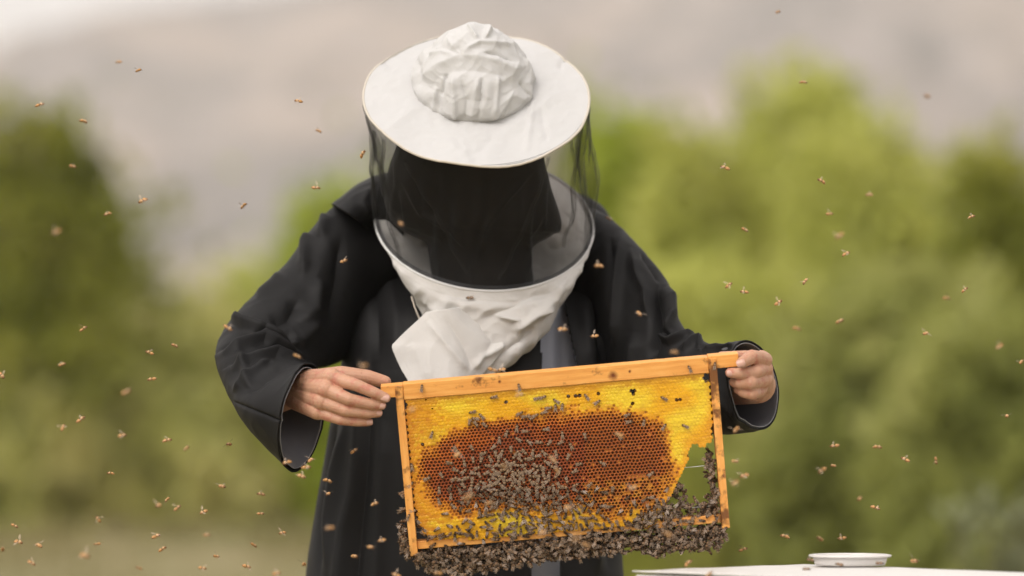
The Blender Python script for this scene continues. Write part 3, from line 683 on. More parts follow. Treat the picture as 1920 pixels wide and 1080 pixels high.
# crown: slack gathered cotton bag
n, m_ = 300, 220; V = []; F = []; cc = bC + E2 * .022 + E1 * -.004
for j in range(m_):
    t = j / (m_ - 1); 
    a = t * math.pi / 2
    r = .0845 * (1 - t ** 2.1) * (1 + .035 * math.sin(min(t * 3.2, 1) * math.pi)); h = .098 * t ** .95
    if t == 1: r = .0005
    for i in range(n):
        ph = 2 * math.pi * i / n
        g = 1 + .035 * (1 - t) * math.sin(9 * ph + 1.3 * math.sin(3 * ph)) * min(t * 8, 1)
        V.append(cc + E1 * (r * g * math.cos(ph)) + E2 * (r * g * math.sin(ph) + .018 * t * t) + NB * (h - .004))
for j in range(m_ - 1):
    for i in range(n): F.append((j * n + i, j * n + (i + 1) % n, (j + 1) * n + (i + 1) % n, (j + 1) * n + i))
V = np.array(V)
cs = [([(784, 176), (790, 150), (806, 132), (840, 114), (862, 104), (892, 106), (930, 115), (962, 130), (984, 124), (992, 150)], 9, .0060), ([(800, 180), (808, 158), (824, 144), (850, 134), (892, 133), (925, 140), (952, 150), (962, 160)], 10, -.0030),
      ([(868, 100), (884, 88), (900, 80), (940, 84), (984, 86)], 5, .006), ([(905, 100), (930, 104), (965, 118)], 4, -.005), ([(830, 90), (866, 104), (858, 88)], 6, -.004), ([(895, 78), (886, 58), (878, 44)], 4, .005),
      ([(906, 78), (915, 55), (911, 36)], 5, .008), ([(826, 56), (812, 84), (798, 110)], 5, -.006), ([(838, 136), (832, 160), (828, 182)], 3.5, -.007), ([(850, 136), (851, 190), (853, 232)], 4.5, .006), ([(864, 148), (876, 190), (872, 228)], 4, -.004),
      ([(904, 144), (902, 185), (896, 228)], 3.5, -.006), ([(896, 146), (890, 190), (884, 228)], 4, .004), ([(816, 160), (813, 195), (815, 222)], 4, .005), ([(822, 165), (822, 215)], 3, -.004), ([(933, 140), (930, 180), (924, 222)], 4, .005),
      ([(975, 152), (985, 168), (996, 182)], 3, -.007), ([(966, 164), (945, 200), (918, 228)], 5, .004), ([(960, 175), (950, 205), (930, 226)], 4, -.004), ([(785, 110), (790, 140), (782, 170)], 6, -.004), ([(840, 70), (850, 90), (872, 70)], 5, .004),
      ([(935, 60), (950, 75), (975, 80)], 5, -.004), ([(980, 92), (992, 120), (994, 160)], 5, .005), ([(800, 105), (830, 98), (850, 104)], 4, .004)]
V0 = V.copy(); V, Nn = folds(V, F, cs); f_ = np.clip(np.repeat(np.linspace(0, 1, m_), n) * 9, 0, 1)[:, None]; V = V0 * (1 - f_) + (V0 * .30 + V * .70) * f_
fall = np.clip(np.repeat(np.linspace(0, 1, m_), n) * 9, 0, 1) * np.clip((1 - np.repeat(np.linspace(0, 1, m_), n)) * 8, 0, 1)
V = V + Nn * ((nz(V, 20, .0045, 4) + nz(V, 30, .0022, 12, ridged=True) + nz(V, 60, .0008, 17, ridged=True)) * fall)[:, None]
# drawn-up point at the back of the bag
ap = P(908, 34, 5.47); dd = np.linalg.norm(V - np.array(ap), axis=1); tgt = np.array(ap) + np.array([0, 0, .016])
kk = np.exp(-(dd / .030) ** 2) * .6; V = V + (tgt - V) * kk[:, None]
hpart('crown', V, F, M_crown, solid=.0012)

# ---- veil of black netting between brim and wire ring
veil = empty('veil', rC); reparent(veil, person)
def vpart(name, V, F, m, uvs=None, solid=0, off=0):
    o = mk(name, V, F, m, uvs=uvs); bpy.context.view_layer.update(); o.parent = veil; o.matrix_parent_inverse = veil.matrix_world.inverted()
    if solid: s = o.modifiers.new('thickness', 'SOLIDIFY'); s.thickness = solid; s.offset = off
    return o
n, m_ = 480, 90; V = []; UV = []; F = []
for j in range(m_):
    t = j / (m_ - 1)
    for i in range(n + 1):
        ph = 2 * math.pi * i / n
        a = bC + E1 * ((RB - .002) * math.cos(ph)) + E2 * ((RB - .002) * math.sin(ph)) - NB * .006
        b = rC + G1 * (RR * math.cos(ph)) + E2 * (RR * math.sin(ph))
        p = a + (b - a) * t; s = math.sin(math.pi * t)
        rad = (E1 * math.cos(ph) + E2 * math.sin(ph))
        g = -.004 * s + s * (.0045 * math.sin(11 * ph + 2.2 * t + 1) + .0035 * math.sin(23 * ph - 5 * t) + .004 * math.sin(5 * ph + 4 * t) + .0025 * math.sin(37 * ph + 9 * t))
        p = p + rad * g; V.append(p); UV.append((ph * .158, t * .235))
for j in range(m_ - 1):
    for i in range(n): a = j * (n + 1) + i; F.append((a, a + n + 1, a + n + 2, a + 1))
vpart('netting', V, F, M_net, uvs=UV)
netG = np.array([list(v) for v in V]).reshape(m_, n + 1, 3)
# gathered pleats and seams: narrow doubled strips of the same net lying on it
def strip(path, wid, name='net_pleat'):
    V = []; UV = []; F = []; L_ = len(path)
    for k, (ph, t) in enumerate(path):
        i = int(round((ph % (2 * math.pi)) / (2 * math.pi) * n)); j = int(round(t * (m_ - 1))); p = Vector(netG[j, i])
        rad = (E1 * math.cos(ph) + E2 * math.sin(ph)); tang = (E2 * math.cos(ph) - E1 * math.sin(ph))
        w2 = 2.8 * wid * (1 - .5 * abs(2 * k / (L_ - 1) - 1))
        for q in range(5):
            a = (q - 2) / 2; V.append(p + rad * (.0012 + .004 * (1 - a * a)) + tang * (a * w2 / 2)); UV.append((a * w2, k * .008))
    for k in range(L_ - 1):
        for q in range(4): F.append((k * 5 + q, k * 5 + q + 1, k * 5 + 6 + q, k * 5 + 5 + q))
    vpart(name, V, F, M_pleat, uvs=UV)
def seg(p0, t0, p1, t1, k=24): return [(p0 + (p1 - p0) * s / k, t0 + (t1 - t0) * s / k) for s in range(k + 1)]
for p0, t0, p1, t1, wd in ((R(196), .02, R(222), .95, .006), (R(208), .02, R(190), .7, .005), (R(350), .02, R(338), .95, .010), (R(338), .02, R(318), .8, .005), (R(326), .02, R(345), .9, .004), (R(232), .1, R(262), .85, .003),
                           (R(310), .05, R(278), .9, .003), (R(186), .02, R(196), .95, .010), (R(356), .02, R(352), .96, .012), (R(216), .02, R(205), .6, .004), (R(20), .02, R(30), .9, .008)): strip(seg(p0, t0, p1, t1), wd)
# hem and wire ring
n = 300; ringc = [rC + G1 * (RR * math.cos(2 * math.pi * i / n)) + E2 * (RR * math.sin(2 * math.pi * i / n)) for i in range(n)]
V = []; UV = []; F = []
for j in range(6):
    for i in range(n + 1):
        ph = 2 * math.pi * i / n; r = RR - .0005 - .0042 * j / 5; V.append(rC + G1 * (r * math.cos(ph)) + E2 * (r * math.sin(ph)) + NR * (.003 + .003 * j / 5)); UV.append((ph * .158, j * .0012))
for j in range(5):
    for i in range(n): a = j * (n + 1) + i; F.append((a, a + n + 1, a + n + 2, a + 1))
vpart('veil_hem', V, F, M_hem, uvs=UV)
cv, cf = cord(ringc, .0023); vpart('wire_ring', cv, cf, M_pipe)
# white collar below the ring
def el(cx, cy, Y, rx, dv): return (P(cx, cy, Y), Vector((rx, 0, 0)), Vector(dv))
rows = [(rC, G1 * RR, E2 * RR), (P(911, 455, 5.53), G1 * .146, Vector((0, .090, .088))), (P(914, 500, 5.515), Vector((.127, 0, -.005)), Vector((0, .082, .064))), (P(915, 560, 5.505), Vector((.103, 0, -.006)), Vector((0, .070, .045))),
        (P(912, 630, 5.49), Vector((.078, 0, .004)), Vector((0, .055, .03))), (P(868, 716, 5.475), Vector((.034, 0, .004)), Vector((0, .030, .015)))]
V, F = loft(rows, 360, 260)
V, Nn = folds(V, F, [([(1075, 500), (1040, 560), (985, 600), (965, 630)], 9, .007), ([(1050, 545), (1000, 555), (950, 580), (900, 600)], 8, -.005), ([(1040, 575), (1000, 590), (975, 615)], 6, .006), ([(800, 570), (850, 600), (900, 650)], 9, .006),
                     ([(790, 560), (800, 600), (850, 650)], 7, -.005), ([(925, 590), (968, 600), (972, 625)], 5, .006), ([(820, 560), (870, 575), (930, 572)], 9, .004), ([(1000, 610), (975, 640), (930, 670)], 7, -.006), ([(860, 640), (890, 670), (920, 690)], 7, .005), ([(1060, 530), (1045, 575), (1010, 605)], 5, -.005)])
fall = np.clip(np.repeat(np.linspace(0, 1, 260), 360) * 6, 0, 1)
V = V + Nn * ((nz(V, 20, .004, 6) + nz(V, 30, .0028, 9, ridged=True) + nz(V, 60, .0006, 15, ridged=True)) * fall)[:, None]
vpart('collar', V, F, M_white2, solid=.0014)
# loose flap, lower left
c0, c1, c2, c3 = [(794, 588), (735, 650), (768, 722), (905, 716)], None, None, None
A = [(800, 585), (784, 600), (760, 622), (742, 640), (735, 650), (741, 668), (752, 692), (764, 712), (770, 726)]
B = [(870, 575), (900, 600), (928, 622), (942, 645), (938, 662), (925, 680), (912, 694), (902, 706), (890, 722)]
A = catmull(A, 70); B = catmull(B, 70); V = []; F = []; m2 = 90
for j in range(70):
    for i in range(m2):
        s = i / (m2 - 1); q = A[j] * (1 - s) + B[j] * s; v = j / 69
        Y = 5.425 - .006 * math.sin(math.pi * s) - .022 * v + .055 * max(0, s - .55) ** 1.3; V.append(P(q[0], q[1], Y))
for j in range(69):
    for i in range(m2 - 1): a = j * m2 + i; F.append((a, a + 1, a + m2 + 1, a + m2))
V = np.array([list(v) for v in V]); V, Nn = folds(V, F, [([(800, 600), (840, 650), (880, 700)], 7, .005), ([(830, 590), (870, 650), (890, 700)], 7, -.004), ([(975, 610), (960, 640), (905, 670), (880, 700)], 7, .006), ([(960, 600), (968, 625), (985, 640)], 5, .006), ([(770, 640), (790, 680), (800, 715)], 10, .003), ([(900, 600), (925, 640), (900, 690)], 9, -.004)])
V[:, 1] -= nz(V, 16, .004, 2) + nz(V, 20, .0014, 5, ridged=True)
vpart('collar_flap', V, F, M_white2, solid=.0014)
flapG = V.reshape(70, m2, 3)
# zip teeth, real little tabs
def zipper(pts):
    V = []; F = []
    for k, (p, d) in enumerate(pts):
        p = Vector(p); d = Vector(d).normalized(); t = d.orthogonal().normalized(); b = len(V); s = .0011; l = .0022
        u = Vector((0, 1, 0)); w2 = d.cross(u).normalized()
        for dx in (-s * .5, s * .5):
            for dy in (-s * .6, s * .6):
                for dz in (0, l): V.append(p + w2 * dz + d * dx + u * dy)
        F += [(b, b + 1, b + 3, b + 2), (b + 4, b + 6, b + 7, b + 5), (b, b + 4, b + 5, b + 1), (b + 2, b + 3, b + 7, b + 6), (b + 1, b + 5, b + 7, b + 3), (b, b + 2, b + 6, b + 4)]
    return V, F
e = [P(1012, 632, 5.462), P(990, 650, 5.455), P(965, 670, 5.45), P(938, 690, 5.445), P(910, 710, 5.44), P(890, 722, 5.44)]; zp = []
for k in range(64):
    q = k / 63 * (len(e) - 1.001); i = int(q); zp.append((e[i].lerp(e[i + 1], q - i), e[i] - e[i + 1]))
V, F = zipper(zp); vpart('zip', V, F, M_zip)
zl = [P(773, 556, 5.46), P(779, 576, 5.455), P(789, 600, 5.45)]; zp = []
for k in range(24): s = k / 23 * 1.999; i = int(s); zp.append((zl[i].lerp(zl[i + 1], s - i), zl[i + 1] - zl[i]))
V, F = zipper([(p, -d) for p, d in zp]); vpart('zip', V, F, M_zip)

# =================================================================== hive frame with comb
ANG = R(5.05); LEAN = R(9)
Uv = Vector((math.cos(ANG), 0, math.sin(ANG))); Vv = Vector((math.sin(ANG) * math.cos(LEAN), math.sin(LEAN), -math.cos(ANG) * math.cos(LEAN))); Wv = Vv.cross(Uv).normalized()
Vv = Uv.cross(Wv).normalized()
if Vv.z > 0: Vv = -Vv
O = P(740, 719, 5.2)
FM = Matrix.Translation(O) @ Matrix((( Uv.x, -Wv.x, -Vv.x, 0), (Uv.y, -Wv.y, -Vv.y, 0), (Uv.z, -Wv.z, -Vv.z, 0), (0, 0, 0, 1)))
frame = empty('hive_frame'); frame.matrix_world = FM
tag(frame, 'wooden hive frame with yellow and brown honeycomb held up in both hands', 'hive frame')
MM = 1e-3; ca, sa = math.cos(ANG), math.sin(ANG)
def loc(px, py): dx, dy = px - 740, py - 719; return ((dx * ca - dy * sa) * .722, (dx * sa + dy * ca) * .722 / math.cos(LEAN))   # mm: along, down
def FL(u, v, w_): return FM @ Vector((u * MM, -w_ * MM, -v * MM))
def fbox(name, u0, u1, v0, v1, w0, w1, m, bev=.8, wob=.35):
    bm = bmesh.new(); bmesh.ops.create_cube(bm, size=1)
    for v in bm.verts: v.co = Vector(((u0 + u1) / 2 + v.co.x * (u1 - u0), -(w0 + w1) / 2 - v.co.y * (w1 - w0), -(v0 + v1) / 2 - v.co.z * (v1 - v0)))
    long_ = [e for e in bm.edges if e.calc_length() > 100]
    if long_: bmesh.ops.subdivide_edges(bm, edges=long_, cuts=40, use_grid_fill=True)
    for v in bm.verts: v.co += Vector((0, noise.noise(v.co * .05), noise.noise(v.co * .07 + Vector((9, 0, 0))))) * wob
    bmesh.ops.recalc_face_normals(bm, faces=bm.faces)
    for v in bm.verts: v.co *= MM
    me = bpy.data.meshes.new(name); bm.to_mesh(me); bm.free(); me.materials.append(m)
    o = bpy.data.objects.new(name, me); COL.objects.link(o); o.parent = frame
    b = o.modifiers.new('bevel', 'BEVEL'); b.width = bev * MM; b.segments = 2; b.limit_method = 'ANGLE'; b.angle_limit = R(50)
    return o
fbox('top_bar', 11.2, 424.8, 0, 21.5, -13, 13, M_woodx)
fbox('lug', -19, 11.0, 0.6, 17, -12.6, 12.6, M_woodx); fbox('lug', 425, 466, -1.2, 16.5, -12.6, 12.6, M_woodx)
fbox('side_bar', 0, 10.5, 2.2, 236, -15, 15, M_woodz); fbox('side_bar', 425.5, 436, 2.2, 236, -15, 15, M_woodz)
fbox('bottom_bar', 10.7, 425.3, 217.5, 228.5, -9, 9, M_woodb)
for v in (150, 206, 92):
    V = []; F = []; tube(V, F, [Vector((u, 0, -v - .4 * math.sin((u - 10) / 415 * 3.14))) * MM for u in np.linspace(10, 426, 12)], .0005, 6)
    mk('wire', V, F, M_wire, frame)
poly_out = [loc(*p) for p in [(758, 742), (1000, 722), (1200, 704), (1336, 692), (1338, 760), (1335, 828), (1318, 833), (1296, 832), (1291, 850), (1286, 872), (1272, 893), (1268, 912), (1258, 930), (1250, 962), (1215, 985), (1100, 990), (1000, 1002), (930, 1008), (860, 1008), (812, 1008), (793, 998), (782, 978), (779, 950), (770, 935), (768, 900), (764, 850)]]
poly_br = [loc(*p) for p in [(868, 800), (905, 788), (960, 782), (1010, 775), (1080, 768), (1150, 770), (1200, 776), (1235, 792), (1252, 820), (1262, 850), (1266, 880), (1258, 910), (1248, 940), (1220, 960), (1150, 966), (1080, 955), (1000, 955), (930, 950), (860, 962), (820, 950), (795, 925), (786, 890), (788, 865), (800, 845), (822, 825), (845, 812)]]
def sdist(p, poly):
    x, y = p; ins = False; best = 1e9; n = len(poly); j = n - 1
    for i in range(n):
        xi, yi = poly[i]; xj, yj = poly[j]
        if (yi > y) != (yj > y) and x < (xj - xi) * (y - yi) / (yj - yi) + xi: ins = not ins
        ex, ey = xj - xi, yj - yi; t = max(0, min(1, ((x - xi) * ex + (y - yi) * ey) / (ex * ex + ey * ey))); best = min(best, math.hypot(x - xi - t * ex, y - yi - t * ey)); j = i
    return best if ins else -best
holes = [loc(*p) + (r,) for p, r in [((757, 755), 4.5), ((908, 752), 2.0), ((938, 753), 1.8), ((950, 752), 3.2), ((1065, 742), 1.8), ((1085, 740), 3.0), ((1080, 741), 2.5), ((1099, 735), 2.6), ((1121, 735), 3.4), ((1138, 737), 2.2), ((1150, 737), 2.6),
                                    ((1163, 736), 3.0), ((1186, 733), 3.8), ((1271, 748), 4.0), ((1187, 755), 1.6), ((790, 845), 2.8), ((791, 833), 2.6), ((762, 846), 2.2), ((1326, 706), 7)]]
def comb():
    V = []; F = []; C = []
    pit = 5.0; rh = pit * math.sqrt(3) / 2; Rh = pit / math.sqrt(3)
    cells = {}
    for r in range(-2, 56):
        for q in range(-2, 92):
            u = 8 + q * pit + (r % 2) * pit / 2 + .35 * noise.noise(Vector((q * .3, r * .3, 0))); v = 20 + r * rh + .5 * noise.noise(Vector((q * .15, r * .15, 7)))
            if u < 11 or u > 425.2: continue
            d = sdist((u, v), poly_out) + .8 * noise.noise(Vector((u * .15, v * .15, 0)))
            if d < 0: continue
            if any(math.hypot(u - h[0], (v - h[1]) * 1.25) < h[2] for h in holes): continue
            cells[(q, r)] = (u, v)
    def corner(q, r, k):
        # shared corners: average of the lattice, jittered by position so neighbours agree
        u = 8 + q * pit + (r % 2) * pit / 2; v = 20 + r * rh; a = math.pi / 6 + k * math.pi / 3
        x, y = u + Rh * math.cos(a), v + Rh * math.sin(a); s = Vector((x * .07, y * .07, 3)); s2 = Vector((x * .9, y * .9, 5))
        return x + 1.2 * noise.noise(s) + .35 * noise.noise(s2), y + 1.2 * noise.noise(s + Vector((20, 0, 0))) + .35 * noise.noise(s2 + Vector((0, 30, 0)))
    def add(x, y, w_, c): V.append((x * MM, -w_ * MM, -y * MM)); C.append(c); return len(V) - 1
    def mixv(a, b, t): t = max(0, min(1, t)); return tuple(a[i] * (1 - t) + b[i] * t for i in range(3))
    for (q, r), (u, v) in cells.items():
        sd_ = sdist((u, v), poly_br) + 11 * noise.noise(Vector((u * .05, v * .05, 1))) + 5 * noise.noise(Vector((u * .25, v * .25, 4)))
        n1 = noise.noise(Vector((u * .018, v * .03, 9))); n2 = noise.noise(Vector((u * .11, v * .22, 2))); n3 = random.random()
        yel = mixv((.82, .42, .006), (.86, .62, .03), .5 + n1 * 1.7 + .25 * n2)
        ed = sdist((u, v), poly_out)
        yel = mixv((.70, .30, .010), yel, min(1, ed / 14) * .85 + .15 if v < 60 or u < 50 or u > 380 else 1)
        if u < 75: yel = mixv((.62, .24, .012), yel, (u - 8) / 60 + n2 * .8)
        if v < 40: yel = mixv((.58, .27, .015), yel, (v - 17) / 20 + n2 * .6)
        deep = mixv((.60, .145, .013), (.32, .062, .013), min(1, sd_ / 34) + n1 * .5)
        if u > 250: deep = mixv(deep, (.40, .11, .010), .55 + n2 * .6)
        if v > 158 and u > 240: deep = mixv(deep, (.60, .26, .02), .35 + n2)
        wall = mixv(mixv(yel, (.74, .30, .012), (sd_ + 12) / 12), deep, (sd_ + 1) / 13)
        cs_ = [corner(q, r, k) for k in range(6)]; mx_ = sum(c[0] for c in cs_) / 6; my_ = sum(c[1] for c in cs_) / 6
        zt = 11.0 + .7 * noise.noise(Vector((u * .03, v * .03, 1)))
        open_ = sd_ > 0 or (sd_ > -9 and n3 < .45 * (1 + sd_ / 9))
        if open_:
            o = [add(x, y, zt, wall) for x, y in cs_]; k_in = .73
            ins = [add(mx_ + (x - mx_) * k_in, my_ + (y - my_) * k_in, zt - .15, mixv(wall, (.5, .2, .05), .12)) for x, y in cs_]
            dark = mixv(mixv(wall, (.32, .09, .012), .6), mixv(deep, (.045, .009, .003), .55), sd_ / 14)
            full = n3 > .97 or (v > 150 and u > 200 and n3 > .78)
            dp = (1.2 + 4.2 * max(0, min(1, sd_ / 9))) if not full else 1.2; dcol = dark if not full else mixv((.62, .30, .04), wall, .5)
            b = [add(mx_ + (x - mx_) * k_in * .88, my_ + (y - my_) * k_in * .88, zt - dp, dcol) for x, y in cs_]
            for k in range(6):
                k2 = (k + 1) % 6; F.append((o[k], o[k2], ins[k2], ins[k])); F.append((ins[k], ins[k2], b[k2], b[k]))
            F.append(tuple(b))
        else:           # capped honey: low irregular cappings with creased joints
            o = [add(x, y, zt - .12, mixv(wall, (.60, .27, .012), .16 + .25 * (n2 + .3))) for x, y in cs_]
            ins = [add(mx_ + (x - mx_) * .68, my_ + (y - my_) * .60, zt + .04 + .3 * n2, wall) for x, y in cs_]
            for k in range(6): k2 = (k + 1) % 6; F.append((o[k], o[k2], ins[k2], ins[k]))
            pin = n3 < .10 and (830 - 740) * .6 > u > 40 and v < 75
            if pin:
                b = [add(mx_ + (x - mx_) * .2, my_ + (y - my_) * .2, zt - 2.5, (.2, .08, .01)) for x, y in cs_]
                for k in range(6): k2 = (k + 1) % 6; F.append((ins[k], ins[k2], b[k2], b[k]))
            else:
                ci = add(mx_, my_, zt + .08 + .4 * n2 + .1 * n3, wall)
                for k in range(6): F.append((ins[k], ins[(k + 1) % 6], ci))
        bk = [add(x, y, -11, wall) for x, y in cs_]; F.append(tuple(reversed(bk)))
        # outer walls where there is no neighbour
        nb = [(q + (r % 2), r + 1), (q - 1 + (r % 2), r + 1), (q - 1, r), (q - 1 + (r % 2), r - 1), (q + (r % 2), r - 1), (q + 1, r)]
        for k in range(6):
            if nb[k] not in cells: k2 = (k + 1) % 6; F.append((o[k2], o[k], bk[k], bk[k2]))
    ob = mk('comb_cells', V, F, M_wax, frame, smooth=False, cols=C); tag(ob, kind='stuff')
comb()

# =================================================================== bees
def bee_mesh(fly, var):
    rs = random.Random(var + (50 if fly else 0)); V = []; F = []; C = []
    tan = (.32, .19, .10); dk = (.04, .024, .014); fur = (.27, .17, .095); ab = (.14, .08, .04)
    if fly: tan = (.62, .34, .13); dk = (.14, .065, .025); fur = (.52, .32, .16); ab = (.34, .17, .06)
    st = [(-6.3, .15, -.5, dk), (-5.9, .8, -.45, dk), (-5.2, 1.35, -.3, tan), (-4.7, 1.5, -.25, dk), (-4.1, 1.75, -.1, tan), (-3.5, 1.85, -.1, ab), (-2.9, 1.95, 0, tan), (-2.2, 1.95, 0, ab), (-1.5, 1.75, 0, tan), (-.8, 1.2, .1, dk), (-.3, .6, .1, dk),
          (.1, 1.3, .2, fur), (.9, 1.85, .3, fur), (1.8, 1.9, .3, fur), (2.6, 1.5, .2, fur), (3.0, .7, 0, dk), (3.2, 1.2, -.1, dk), (3.8, 1.45, -.2, ab), (4.4, 1.1, -.4, dk), (4.8, .3, -.7, dk)]
    n = 8; curve = rs.uniform(-.1, .12)
    for x, r, z, c in st:
        for i in range(n):
            t = 2 * math.pi * i / n; zz = z + (-curve * (x + 1) ** 2 * .35 if x < -1 else 0)
            V.append((x, r * 1.18 * math.cos(t), zz + .95 * r * math.sin(t))); k = rs.uniform(.8, 1.2); C.append([q * k for q in c])
    for j in range(len(st) - 1):
        for i in range(n): F.append((j * n + i, (j + 1) * n + i, (j + 1) * n + (i + 1) % n, j * n + (i + 1) % n))
    F.append(tuple(range(n))); F.append(tuple((len(st) - 1) * n + i for i in reversed(range(n))))
    def leg(a, b, c, r=.2):
        b0 = len(V); T = []; Fv = []; tube(T, Fv, [Vector(a), Vector(b), Vector(c)], [r, r * .8, r * .5], 3)
        for t in T: V.append(tuple(t)); C.append(dk if not fly else (.30, .15, .06))
        for f in Fv: F.append(tuple(b0 + i for i in f))
    for s in (-1, 1):
        for x, fx in ((2.3, 3.2), (1.3, 1.3), (.5, -1.4)):
            leg((x, s * 1.2, -.7), (fx * .7 + x * .3, s * (2.0 + rs.uniform(-.3, .3)), -.6), (fx, s * (2.3 + rs.uniform(-.4, .4)), -2.1 if not fly else -2.6))
        leg((4.4, s * .5, .2), (5.4, s * .9, .6), (6.1, s * 1.3, .2), .12)
    ang = (rs.uniform(5, 11) if not fly else rs.uniform(40, 105)); W = []
    for s in (-1, 1):
        a = R(180 - ang) * s if not fly else R(180 - ang) * s
        d = Vector((math.cos(a), math.sin(a), .10 if not fly else rs.uniform(-.1, .5))).normalized(); u = Vector((-d.y, d.x, 0)).normalized() * s
        root = Vector((1.0, s * (.55 if not fly else .9), 1.9 if not fly else 1.6)); ws_ = 1.0 if not fly else 1.1; wv = []
        for l, h in ((0, .15), (2.5, .9), (5, 1.3), (7.2, 1.2), (8.4, .5), (8.2, -.3), (6.2, -1.0), (4.2, -1.5), (2.0, -.9)):
            wv.append(root + d * l + u * (-h * ws_) + Vector((0, 0, -.15 * abs(h))))
        W.append(wv)
    return V, F, C, W
BM = {}
for fly in (False, True):
    for var in range(10 if fly else 4):
        V, F, C, W = bee_mesh(fly, var)
        me = mk('tmp', V, F, M_bee, cols=C); b = me.data; bpy.data.objects.remove(me); b.name = 'bee_body'
        ws = []
        for wv in W:
            q = mk('tmp', wv, [tuple(range(len(wv)))], M_wingf if fly else M_wing, smooth=False); d = q.data; bpy.data.objects.remove(q); d.name = 'bee_wing'; ws.append(d)
        BM[(fly, var)] = (b, ws, (V, F, C, W))
def bee(fly, var, mw, label, group):
    b, ws, _ = BM[(fly, var)]
    r = bpy.data.objects.new('bee', None); COL.objects.link(r); r.empty_display_size = .002; r.matrix_world = mw
    tag(r, label, 'bee', group)
    o = bpy.data.objects.new('body', b); COL.objects.link(o); o.parent = r
    for x in ws: q = bpy.data.objects.new('wing', x); COL.objects.link(q); q.parent = r
    return r
def orient(pos, fwd, up, s):
    f = Vector(fwd).normalized(); u = Vector(up); u = (u - f * u.dot(f)).normalized(); y = u.cross(f)
    return Matrix(((f.x * s, y.x * s, u.x * s, pos[0]), (f.y * s, y.y * s, u.y * s, pos[1]), (f.z * s, y.z * s, u.z * s, pos[2]), (0, 0, 0, 1)))
# ---- bees in the air: picture position, distance, size
fly = [(222,116,5.6),(259,132,5.3),(75,196,5.3),(157,227,5.3),(559,189,5.3),(597,245,5.5),(137,312,5.6),(267,376,5.2),(201,401,5.5),(456,386,5.5),(593,352,5.35),(105,435,4.5),
 (157,616,5.35),(280,661,5.2),(328,648,5.4),(117,683,5.6),(284,711,5.2),(237,735,4.55),(3,704,5.4),(152,786,5.3),(118,801,5.5),(230,816,5.5),(314,825,5.2),(349,841,5.6),(429,833,5.4),(207,887,5.2),(417,912,5.45),(489,926,5.5),
 (313,937,5.2),(297,948,4.8),(333,952,5.5),(381,960,5.25),(489,963,5.25),(184,973,5.4),(28,986,5.25),(35,1016,5.3),(72,1022,5.5),(5,1030,5.5),(182,1020,5.7),(293,1005,5.3),(305,1029,5.2),(389,1003,5.65),(406,1043,5.25),(380,1065,5.2),
 (463,1062,5.2),(476,1022,5.2),(529,999,5.25),(160,1042,4.7),(260,1065,5.7),(60,1056,5.4),(537,867,5.05),(583,862,5.2),(575,876,5.1),(566,893,5.15),(615,901,5.15),(615,926,5.15),(617,990,4.7),(570,1058,5.15),(519,1075,4.9),
 (428,615,5.05),(558,668,4.95),(645,489,5.2),(752,420,4.75),(680,288,5.3),(680,686,4.6),(664,845,5.1),(703,944,5.1),(695,1026,5.05),(715,1013,5.0),(665,1043,5.1),(1122,498,5.0),(1199,588,4.9),(1056,617,5.05),(1114,630,5.1),(1263,660,4.6),
 (940,693,5.1),(925,694,5.05),(742,1078,5.0),(1459,22,5.5),(1507,154,5.5),(1738,180,4.7),(1359,314,5.25),(1540,339,5.25),(1629,365,5.6),(1556,401,5.6),(1397,431,5.45),(1573,443,4.7),(1587,475,5.35),(1822,406,5.3),(1367,534,5.3),(1395,547,5.4),
 (1509,528,5.2),(1460,567,5.25),(1575,602,5.45),(1495,616,4.85),(1736,625,5.45),(1809,543,5.3),(1775,559,5.7),(1873,650,4.8),(1915,678,5.35),(1888,780,5.35),(1380,806,5.0),(1564,836,5.3),(1646,838,5.4),(1697,861,5.3),(1755,864,5.5),
 (1562,873,5.4),(1541,882,5.5),(1379,865,4.95),(1395,892,5.0),(1377,906,4.8),(1612,935,5.6),(1642,952,5.3),(1471,1005,5.35),(1537,1010,5.6),(1578,1009,5.35),(1394,1030,5.35),(1715,1052,5.0),(1291,1055,5.0),(1330,1077,4.9),
 (945,875,4.65),(880,930,4.6),(918,943,4.75),(1045,884,4.85),(1065,952,4.85),(1078,1010,4.5),(1160,815,4.8),(1185,915,4.8),(1035,860,4.9),(1100,1022,4.75),(1250,1000,4.6),(820,1075,4.9),(1015,1000,4.8),(858,852,4.85),(773,768,4.6),(975,740,5.0)]
regs = [('in front of the frame', lambda x, y: 740 < x < 1365 and y > 700), ('in front of the robe', lambda x, y: 600 < x < 1270 and y > 400), ('above the white hive lid', lambda x, y: x >= 1200 and y > 990),
        ('right of the frame', lambda x, y: 1300 < x < 1800 and y > 800), ('level with the right cuff', lambda x, y: 1270 < x and y > 500), ('before the bushes right of veil', lambda x, y: x > 1270 and y > 280),
        ('before the mountain right of hat', lambda x, y: x > 1100), ('before the mountain left of hat', lambda x, y: y < 480), ('around the left cuff tip', lambda x, y: x > 510 and 800 < y < 910),
        ('low before the sandy ground', lambda x, y: y > 980), ('left below the left cuff', lambda x, y: y > 880), ('left of the left sleeve', lambda x, y: True)]
ORD = ['leftmost', 'second', 'third', 'fourth', 'fifth', 'sixth', 'seventh', 'eighth', 'ninth', 'tenth', 'eleventh', 'twelfth', 'thirteenth', 'fourteenth', 'fifteenth', 'sixteenth', 'seventeenth', 'eighteenth', 'nineteenth', 'twentieth', 'twenty-first', 'twenty-second', 'twenty-third', 'twenty-fourth', 'twenty-fifth']
byreg = {}
for f in fly:
    for k, (nm, fn) in enumerate(regs):
        if fn(f[0], f[1]): byreg.setdefault(k, []).append(f); break
nfly = 0
